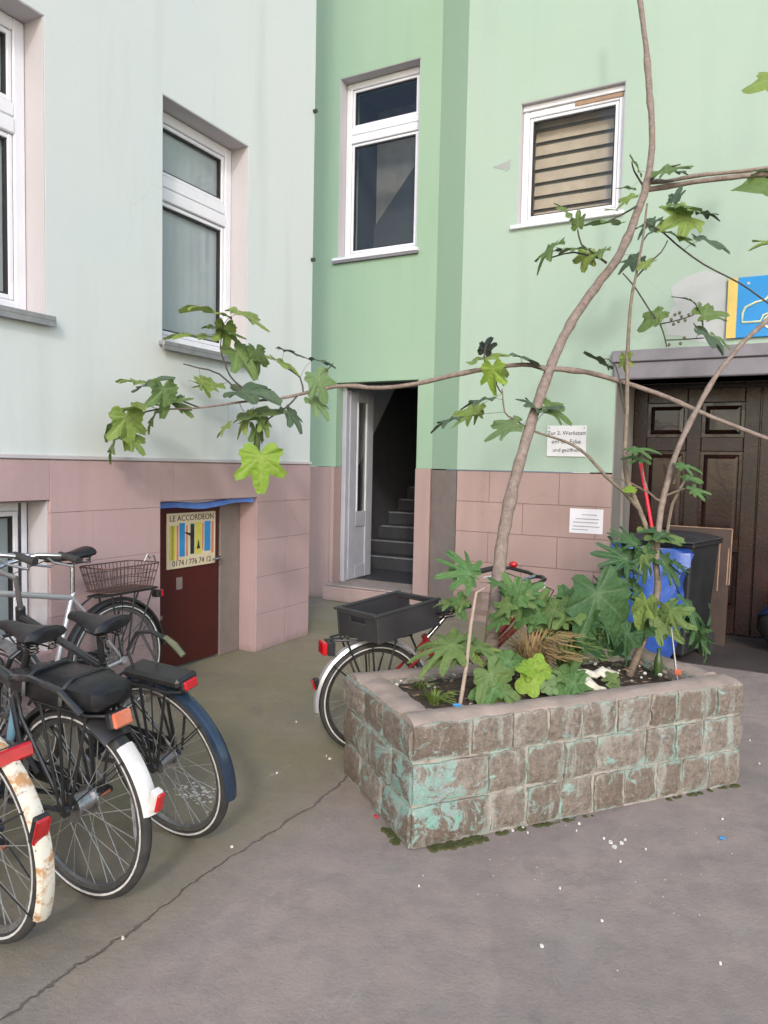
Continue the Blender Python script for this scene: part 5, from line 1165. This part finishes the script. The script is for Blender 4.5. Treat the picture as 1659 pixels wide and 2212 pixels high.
for tw in ([(1380, 1098, 4.1, 5.5), (1345, 1060, 4.15, 4.6), (1310, 1030, 4.2, 4.2), (1270, 985, 4.3, 3.6), (1235, 960, 4.35, 3.2), (1195, 945, 4.4, 2.8), (1150, 930, 4.4, 2.4), (1110, 905, 4.4, 2), (1090, 890, 4.4, 2), (1085, 840, 4.4, 1.5)],
           [(1392, 480, 4.57, 2), (1430, 500, 4.58, 2), (1460, 527, 4.6, 2), (1520, 571, 4.6, 2), (1600, 613, 4.6, 2), (1659, 655, 4.6, 2), (1720, 700, 4.6, 2)], [(1345, 590, 4.5, 1.8), (1372, 621, 4.5, 2), (1407, 676, 4.5, 2), (1426, 700, 4.5, 2), (1436, 730, 4.5, 1.8), (1440, 750, 4.5, 1.5)],
           [(1374, 600, 4.5, 2), (1403, 567, 4.52, 1.9), (1428, 545, 4.53, 1.7), (1442, 520, 4.55, 1.5)], [(1386, 530, 4.55, 2), (1400, 505, 4.56, 1.8), (1440, 490, 4.6, 1.5), (1470, 470, 4.6, 1.3)], [(1426, 700, 4.5, 1.7), (1470, 690, 4.5, 1.6), (1510, 672, 4.5, 1.4), (1490, 645, 4.5, 1.2)], [(1436, 735, 4.5, 1.6), (1480, 733, 4.5, 1.4), (1520, 730, 4.5, 1.2)],
           [(1400, 1065, 4.1, 2.4), (1360, 1042, 4.14, 2), (1320, 1030, 4.2, 1.6)], [(1432, 1085, 4.06, 2.6), (1400, 1062, 4.06, 2.2), (1385, 1000, 4.06, 1.8), (1390, 972, 4.06, 1.5)], [(1440, 1070, 4.07, 2.4), (1480, 1055, 4.05, 2), (1500, 1060, 4.05, 1.6)], [(1455, 1045, 4.08, 2.2), (1470, 1010, 4.05, 1.8), (1490, 1005, 4.05, 1.5)], [(1352, 900, 4.28, 2), (1330, 790, 4.3, 1.5), (1300, 775, 4.3, 1.2)]):
    sh.limb(tw, 'twig', 'stem_bark' if tw[0][1] > 1000 else 'twig_dark')
sh.leaves([(980, 1260, 160, 215, .5, 'dark'), (1145, 1225, 250, 200, .92, 'bright'), (1225, 1150, 200, 20, .5, 'mid'), (1150, 1080, 120, 60, .5, 'dark'), (1340, 1195, 140, -8, .25, 'dark'), (1180, 1320, 220, -10, .42, 'mid'), (1365, 1350, 230, -32, .55, 'dark'), (985, 1455, 110, 70, .6, 'bright'),
           (1000, 1768, 190, 195, .6, 'mid', 'broad'), (1200, 1655, 160, 150, .35, 'dark', 'narrow'), (1365, 1735, 200, 10, .7, 'mid'), (1300, 1760, 150, -60, .6, 'mid'), (1350, 1890, 250, -30, .6, 'dark', 'broad'), (1410, 1900, 150, -50, .5, 'mid')], c3_)
sh.leaves([(225, 365, 180, 175, .22, 'dark'), (70, 465, 170, 190, .2, 'dark'), (350, 500, 210, 190, .5, 'pale'), (485, 370, 140, 150, .45, 'dark'), (640, 418, 190, -30, .6, 'mid'), (610, 390, 130, 20, .3, 'dark'), (820, 152, 160, 155, .15, 'dark'), (960, 185, 110, -100, .5, 'bright'),
           (1062, 592, 180, 5, .32, 'blue', 'palm'), (1000, 640, 150, 180, .3, 'blue', 'palm'), (1282, 680, 150, -15, .4, 'blue', 'palm'), (1300, 742, 110, -5, .4, 'blue'), (1335, 802, 130, 0, .55, 'blue', 'palm'), (980, 795, 80, 190, .5, 'lime', 'round')], c6_)
sb = MB()       # small fruit heads between the twigs
for (px, py) in [(1450, 690), (1458, 680), (1466, 694), (1472, 684), (1480, 692), (1488, 680), (1468, 676), (1455, 700), (1445, 745), (1470, 742), (1478, 730)]:
    p = at(px, py, 4.5) - sh.base; sb.ball(p, .010, .010, .011, 7, 5)
o = sb.build('fruit_heads', 'twig_green', sh.root, True)

# ---------------------------------------------------------------- plants in the soil
c7_ = lambda x, y: (917.7 + .2447 * x, 1147.2 + .2447 * y, .2447)
c9_ = lambda x, y: (1306 + .2393 * x, 1014.8 + .2393 * y, .2393)
def plant(name, label, cat, foot, leaves, conv, stems=True, group=None, stem_m='twig_green'):
    # foot: (px, t) of the stem in the soil; leaves: (x, y, size, ang, tilt, colour, kind, t)
    f = on_planter(foot[0], 1480, foot[1]); s_ = (f - PLO).dot(E1); base = PLO + E1 * min(max(s_, .16), PLN - .16) + E2 * foot[1] + Vector((0, 0, .48))
    root = tag(empty(name, base), label, cat, group)
    for (x, y, size, ang, tilt, mt, kd, t) in leaves:
        X, Y, k = conv(x, y); c = on_planter(X, Y, t); d = (c - CAM).dot(FW); L = size * k * d / FPX * 1.0
        o = place_leaf(root, c, L, ang, tilt, mt, kd)
        if stems:
            fo = o.matrix_local.translation.copy(); st = Vector((rnd.uniform(-.03, .03), rnd.uniform(-.03, .03), 0)); md = (fo + st) * .5 + Vector((0, 0, .25 * fo.length * .6))
            md.x *= .8; md.y *= .8
            MB().tube([st, st * .6 + md * .4 + Vector((0, 0, .01)), md * .55 + fo * .45, fo], [.0055, .005, .004, .0032], 6).build('stalk', stem_m, root, True)
    return root
plant('young_fig_plant', 'blue-green lobed young fig at the near end of the planter', 'plant', (1010, .42), [(280, 310, 330, 150, .7, 'blue', 'palm', .45), (360, 330, 220, 10, .5, 'blue', 'palm', .45), (175, 632, 170, 180, .32, 'mid', 'fig', .45), (330, 690, 190, -60, .7, 'blue', 'fig', .42), (290, 650, 150, 200, .5, 'mid', 'fig', .42)], c7_)
plant('spreading_fig_plant', 'bright spreading palmate leaves over the left rim of the planter', 'plant', (985, .30), [(70, 1030, 430, 185, .42, 'mid', 'palm', .32), (200, 1010, 380, 170, .36, 'mid', 'palm', .34), (320, 1060, 260, 5, .3, 'mid', 'palm', .3), (500, 1020, 290, 0, .34, 'bright', 'palm', .32), (170, 970, 220, 200, .3, 'bright', 'palm', .4), (560, 1060, 200, -20, .4, 'mid', 'fig', .28)], c7_)
plant('lobed_fig_plant', 'dark green lobed seedlings beside the thick fig trunk', 'plant', (1120, .45), [(760, 480, 210, 110, .8, 'blue', 'fig', .45), (880, 560, 230, 20, .8, 'mid', 'fig', .42), (740, 620, 230, 200, .75, 'blue', 'fig', .42), (840, 680, 230, -70, .7, 'blue', 'fig', .4), (950, 500, 200, 30, .6, 'blue', 'fig', .45), (980, 600, 180, -20, .6, 'blue', 'fig', .44), (600, 455, 190, 170, .25, 'blue', 'fig', .46), (690, 690, 170, 230, .6, 'mid', 'fig', .4)], c7_)
plant('broad_fig_plant', 'bright green broad lobed leaves in the middle of the planter', 'plant', (1200, .45), [(1150, 700, 330, 175, .55, 'mid', 'fig', .42), (1230, 690, 280, 10, .5, 'mid', 'fig', .42), (1060, 750, 240, 210, .4, 'mid', 'fig', .4), (1310, 540, 260, 70, .7, 'blue', 'fig', .5), (1390, 620, 230, -20, .6, 'blue', 'fig', .48), (1250, 770, 240, -50, .45, 'mid', 'fig', .4), (1260, 590, 210, 140, .5, 'blue', 'fig', .5)], c7_)
plant('monstera_plant', 'monstera with large glossy dark leaf and pale midrib', 'plant', (1300, .40), [(1560, 760, 520, -78, .86, 'deep', 'heart', .36), (1400, 860, 300, -120, .5, 'deep', 'monstera', .42), (1350, 920, 260, 220, .5, 'deep', 'heart', .40), (1640, 900, 280, -60, .5, 'deep', 'monstera', .36), (1480, 1010, 300, -30, .4, 'deep', 'heart', .34)], c7_, stem_m='twig_green')
plant('slit_leaf_monstera', 'monstera with slit leaves in front of the blue sack', 'plant', (1350, .52), [(70, 775, 330, 170, .75, 'deep', 'monstera', .50), (180, 620, 280, 160, .5, 'deep', 'monstera', .52), (370, 880, 300, -75, .8, 'deep', 'monstera', .46), (270, 820, 220, 200, .6, 'mid', 'monstera', .46), (610, 920, 290, -40, .65, 'deep', 'monstera', .46), (560, 595, 310, 5, .4, 'mid', 'fig', .48), (440, 560, 230, 170, .4, 'deep', 'fig', .5), (700, 880, 180, -30, .4, 'deep', 'monstera', .46), (60, 960, 240, 215, .5, 'deep', 'monstera', .52)], c9_, stem_m='twig_dark')
plant('drooping_palmate_plant', 'drooping palmate leaves at the gateway end of the planter', 'plant', (1425, .42), [(600, 1300, 380, 20, .75, 'mid', 'palm', .34), (560, 1380, 260, -110, .6, 'mid', 'palm', .32), (700, 1330, 260, -60, .6, 'blue', 'palm', .34), (850, 1300, 330, -25, .55, 'deep', 'palm', .36), (880, 1480, 330, -70, .5, 'deep', 'palm', .36), (930, 1560, 300, -80, .5, 'deep', 'palm', .36), (830, 1560, 230, -95, .45, 'deep', 'palm', .34), (335, 1300, 270, -95, .4, 'bright', 'broad', .30), (430, 1320, 190, -60, .5, 'mid', 'fig', .30), (960, 1380, 230, -70, .4, 'deep', 'palm', .38)], c9_)
plant('round_leaf_plant', 'low plant with one broad dark green leaf over the front rim', 'plant', (1080, .17), [(640, 1400, 380, -60, .85, 'mid', 'broad', .12), (520, 1420, 240, 200, .7, 'blue', 'broad', .13), (760, 1450, 200, -20, .6, 'mid', 'broad', .11)], c7_)
plant('climbing_fig_plant', 'mid-green fig seedling between the trunk and the monstera', 'plant', (1170, .5), [(1010, 640, 260, 60, .7, 'mid', 'fig', .5), (900, 760, 250, 200, .6, 'blue', 'fig', .46), (1080, 860, 240, -30, .5, 'mid', 'fig', .42), (1180, 850, 230, 20, .5, 'blue', 'fig', .46), (1330, 760, 260, 150, .55, 'deep', 'fig', .5), (1420, 700, 260, 40, .6, 'deep', 'fig', .52), (620, 800, 190, 200, .5, 'blue', 'fig', .44)], c7_)
plant('mallow_plant', 'dark round-lobed mallow leaves near the white stake', 'plant', (1070, .26), [(640, 1180, 250, 200, .7, 'blue', 'broad', .25), (740, 1150, 200, 20, .55, 'blue', 'fig', .26), (580, 1100, 180, 150, .5, 'mid', 'fig', .28), (820, 1120, 200, 10, .5, 'blue', 'fig', .3)], c7_)
plant('lime_seedling', 'bright lime green seedling with rounded leaves at the front', 'plant', (1150, .17), [(995, 1150, 130, 80, .9, 'lime', 'round', .16), (1040, 1230, 170, -10, .9, 'lime', 'round', .16), (900, 1350, 190, 200, .9, 'lime', 'round', .15), (890, 1205, 170, 175, .5, 'lime', 'round', .17), (970, 1300, 130, -80, .8, 'lime', 'round', .15)], c7_)
plant('ivy_leaf_plant', 'leafy low green plant beside the pale bone at the front rim', 'plant', (1240, .18), [(1330, 1330, 330, 10, .7, 'blue', 'broad', .15), (1220, 1370, 240, 190, .7, 'blue', 'broad', .14), (1430, 1370, 230, -20, .6, 'mid', 'broad', .15), (1180, 1260, 170, 150, .6, 'mid', 'fig', .18), (1300, 1230, 200, 80, .6, 'blue', 'fig', .18), (1110, 1310, 90, 60, .8, 'pale', 'round', .15), (1060, 1390, 80, 200, .8, 'pale', 'round', .14), (1130, 1400, 90, -30, .8, 'pale', 'round', .14), (1020, 1340, 80, 150, .8, 'pale', 'round', .15)], c7_)
plant('dark_fig_plant', 'dark overlapping leaves behind the big monstera leaf', 'plant', (1330, .56), [(-60, 1080, 300, 150, .6, 'deep', 'fig', .56), (60, 1120, 280, 60, .6, 'deep', 'fig', .56), (200, 1120, 260, -20, .6, 'deep', 'monstera', .52), (240, 1000, 240, 100, .6, 'deep', 'fig', .55), (280, 1480, 230, 200, .5, 'deep', 'fig', .36), (130, 1560, 260, -140, .5, 'deep', 'heart', .34), (200, 1660, 220, -60, .5, 'deep', 'heart', .28)], c9_)
plant('small_nettle', 'small fresh green shoot at the rim near the pale bone', 'plant', (1355, .16), [(80, 1930, 160, 100, .7, 'mid', 'fig', .13), (40, 1880, 120, 170, .6, 'mid', 'fig', .14), (110, 1960, 110, -10, .6, 'mid', 'fig', .13)], c9_)
def blades(name, label, foot, n_, hgt, spread, m, t, cat='grass'):
    f = on_planter(foot, 1470, t); s_ = (f - PLO).dot(E1); base = PLO + E1 * min(max(s_, .18), PLN - .18) + E2 * t + Vector((0, 0, .48)); root = empty(name, base); tag(root, label, cat)
    mb = MB()
    for k in range(n_):
        a = rnd.uniform(0, 6.28); L = hgt * rnd.uniform(.6, 1.1); w_ = rnd.uniform(.0025, .0055); sp = spread * rnd.uniform(.4, 1.2); d = Vector((math.cos(a), math.sin(a), 0)); sd_ = Vector((-d.y, d.x, 0)) * w_; o0 = d * rnd.uniform(0, .03)
        pts = [o0 + d * (sp * u ** 1.6) + Vector((0, 0, L * (u * 1.6 - .95 * u * u))) for u in (0, .25, .5, .75, 1.0)]
        vs = []
        for i, p in enumerate(pts): kk = 1 - .8 * (i / 4) ** 2; vs += [p - sd_ * kk, p + sd_ * kk + Vector((0, 0, .002))]
        mb.add(vs, [(2 * i, 2 * i + 1, 2 * i + 3, 2 * i + 2) for i in range(4)])
    o = mb.build('blades', m, root); o['kind'] = 'stuff'; return root
blades('dry_grass_tuft', 'straw-coloured tuft of dry grass in the middle of the planter', 1145, 240, .40, .21, 'dry_grass', .34)
blades('green_grass_tuft', 'yellow-green grass tuft between the dry grass and monstera', 1220, 110, .36, .2, 'grass_green', .36)
blades('fern_tuft', 'feathery green weed tuft by the near rim corner', 940, 70, .10, .09, 'grass_green', .26, 'weed')
blades('wall_grass_tuft', 'thin grass tuft on the back rim near the crate', 905, 26, .07, .06, 'grass_green', .5, 'weed')
# white stake, bone, bottle, thin cane
a_ = on_planter(1030, 1270, .24); b_ = on_planter(992, 1512, .15); b_.z = .49
sk = tag(empty('plant_stake', b_), 'thin pale bent stake standing at the near end of the planter', 'stake')
MB().tube([Vector((0, 0, 0)), (a_ - b_) * .35 + Vector((.004, 0, 0)), (a_ - b_) * .7 + Vector((-.003, 0, 0)), (a_ - b_) * .96, (a_ - b_) + Vector((.03, .02, .002))], [.009, .0085, .0075, .006, .004], 8).build('stick', 'stake_wood', sk, True)
c = on_planter(1278, 1448, .20); c.z = .53
bn_ = tag(empty('animal_bone', c, (0, 0, PA)), 'white weathered bone lying among the leaves on the planter', 'bone')
MB().tube([(-.10, .0, .02), (-.07, .01, .045), (-.03, 0, .05), (.02, .0, .035), (.07, .01, .05), (.12, -.005, .035), (.15, 0, .03)], [.012, .026, .022, .018, .020, .016, .008], 10).jitter(.003).build('shaft', 'bone', bn_, True)
MB().tube([(-.05, -.01, .04), (-.055, -.045, .02), (-.02, -.07, -.005), (.03, -.065, -.012)], [.018, .022, .018, .010], 8).jitter(.003).build('jaw', 'bone', bn_, True)
MB().tube([(.05, 0, .045), (.06, -.03, .03), (.10, -.045, .025)], [.014, .012, .006], 8).jitter(.002).build('spur', 'bone', bn_, True)
c = on_planter(1422, 1430, .30); c.z = .485
bo = tag(empty('green_bottle', c), 'small green glass bottle stuck in the planter soil', 'bottle')
MB().tube([(0, 0, 0), (0, 0, .07), (0, 0, .10), (0, 0, .115), (0, 0, .15)], [.022, .022, .018, .010, .010], 14).build('body', 'bottle_green', bo, True)
a_ = on_planter(1450, 1357, .28); b_ = on_planter(1464, 1455, .22); b_.z = .48
cn = tag(empty('thin_cane', b_), 'thin grey cane with orange tag beside the green bottle', 'cane')
MB().tube([(0, 0, 0), a_ - b_], [.006, .004], 8).build('cane', 'alloy_dull', cn, True)
MB().bbox(-.016, .016, -.008, .008, .03, .06, .003).build('tag', 'orange_lens', cn)
# ---------------------------------------------------------------- litter and moss
mb = MB(); pts = [(1170, 2045), (1305, 1812), (1318, 1820), (1328, 1830), (1342, 1822), (1350, 1815), (1340, 1862), (1395, 1835), (1300, 1990), (1250, 1780), (1140, 1800), (1130, 1790), (1108, 1795), (905, 1915), (1245, 1795), (1535, 1705), (1556, 2083), (1560, 1770), (1640, 1650), (1620, 1600), (500, 1830), (265, 2028), (598, 1670), (712, 1640), (705, 1634), (640, 1560), (1210, 1920)]
for (px, py) in pts:
    p = on_z(px, py, .002); s = rnd.uniform(.003, .0065) * (2.2 if (px, py) in ((1318, 1820), (1328, 1830), (712, 1640), (1342, 1822)) else 1); k = rnd.randint(5, 7); a0 = rnd.uniform(0, 6)
    top = [p + Vector((math.cos(a0 + 6.283 * i / k) * s * rnd.uniform(.6, 1.4), math.sin(a0 + 6.283 * i / k) * s * rnd.uniform(.6, 1.2), .004 + rnd.uniform(0, .004))) for i in range(k)]; bot = [Vector((q.x, q.y, .001)) for q in top]
    mb.add(top + bot, [tuple(range(k))] + [(i, i + k, (i + 1) % k + k, (i + 1) % k) for i in range(k)])
for i in range(70):
    p = on_z(rnd.gauss(425, 26), rnd.gauss(1712, 16), .001); s = rnd.uniform(.004, .012)
    mb.add([p + Vector((-s, 0, .002)), p + Vector((0, -s, .002)), p + Vector((s, 0, .002)), p + Vector((0, s, .003))], [(0, 1, 2, 3)])
for i in range(50):
    p = on_z(rnd.uniform(880, 1640), 1760 + abs(rnd.gauss(0, 130)), .001); s = rnd.uniform(.0012, .0035)
    mb.add([p + Vector((-s, 0, .002)), p + Vector((0, -s, .002)), p + Vector((s, 0, .002)), p + Vector((0, s, .003))], [(0, 1, 2, 3)])
tag(mb.build('litter', 'chip_white'), 'scattered white plaster and paper crumbs on the ground before the planter', kind='stuff')
for px, py, m, nm, lab in ((812, 1765, 'chip_red', 'red_scrap', 'tiny red scrap at the foot of the planter'), (1560, 1812, 'chip_blue', 'blue_scrap', 'tiny light blue scrap on the ground right of the planter')):
    p = on_z(px, py, .002); o = MB().bbox(-.012, .012, -.007, .007, 0, .008, .002).build(nm, m); o.location = p; o.rotation_euler = (0, 0, rnd.uniform(0, 3)); tag(o, lab, 'scrap')
p = on_planter(988, 1517, .10); p.z = PHT + .006
o = MB().tube([(-.018, 0, 0), (0, .004, .003), (.018, 0, 0)], .006, 6).build('blue_peg', 'chip_blue'); o.location = p; tag(o, 'small blue plastic peg on the planter rim', 'peg')
mb = MB()
def moss_at(s0, s1, t0, t1, k_):
    for k in range(k_):
        q = PLO + E1 * rnd.uniform(s0, s1) + E2 * rnd.uniform(t0, t1); s = rnd.uniform(.004, .013); mb.ball((q.x, q.y, .001), s * 1.5, s * 1.3, s * .7, 6, 4)
moss_at(.08, .34, -.05, -.01, 130); moss_at(.4, .9, -.026, -.012, 34); moss_at(1.3, 1.78, -.026, -.012, 26); moss_at(-.04, -.012, .06, .2, 26)
tag(mb.build('moss', 'moss', None, True), 'olive moss growing along the foot of the planter', kind='stuff')
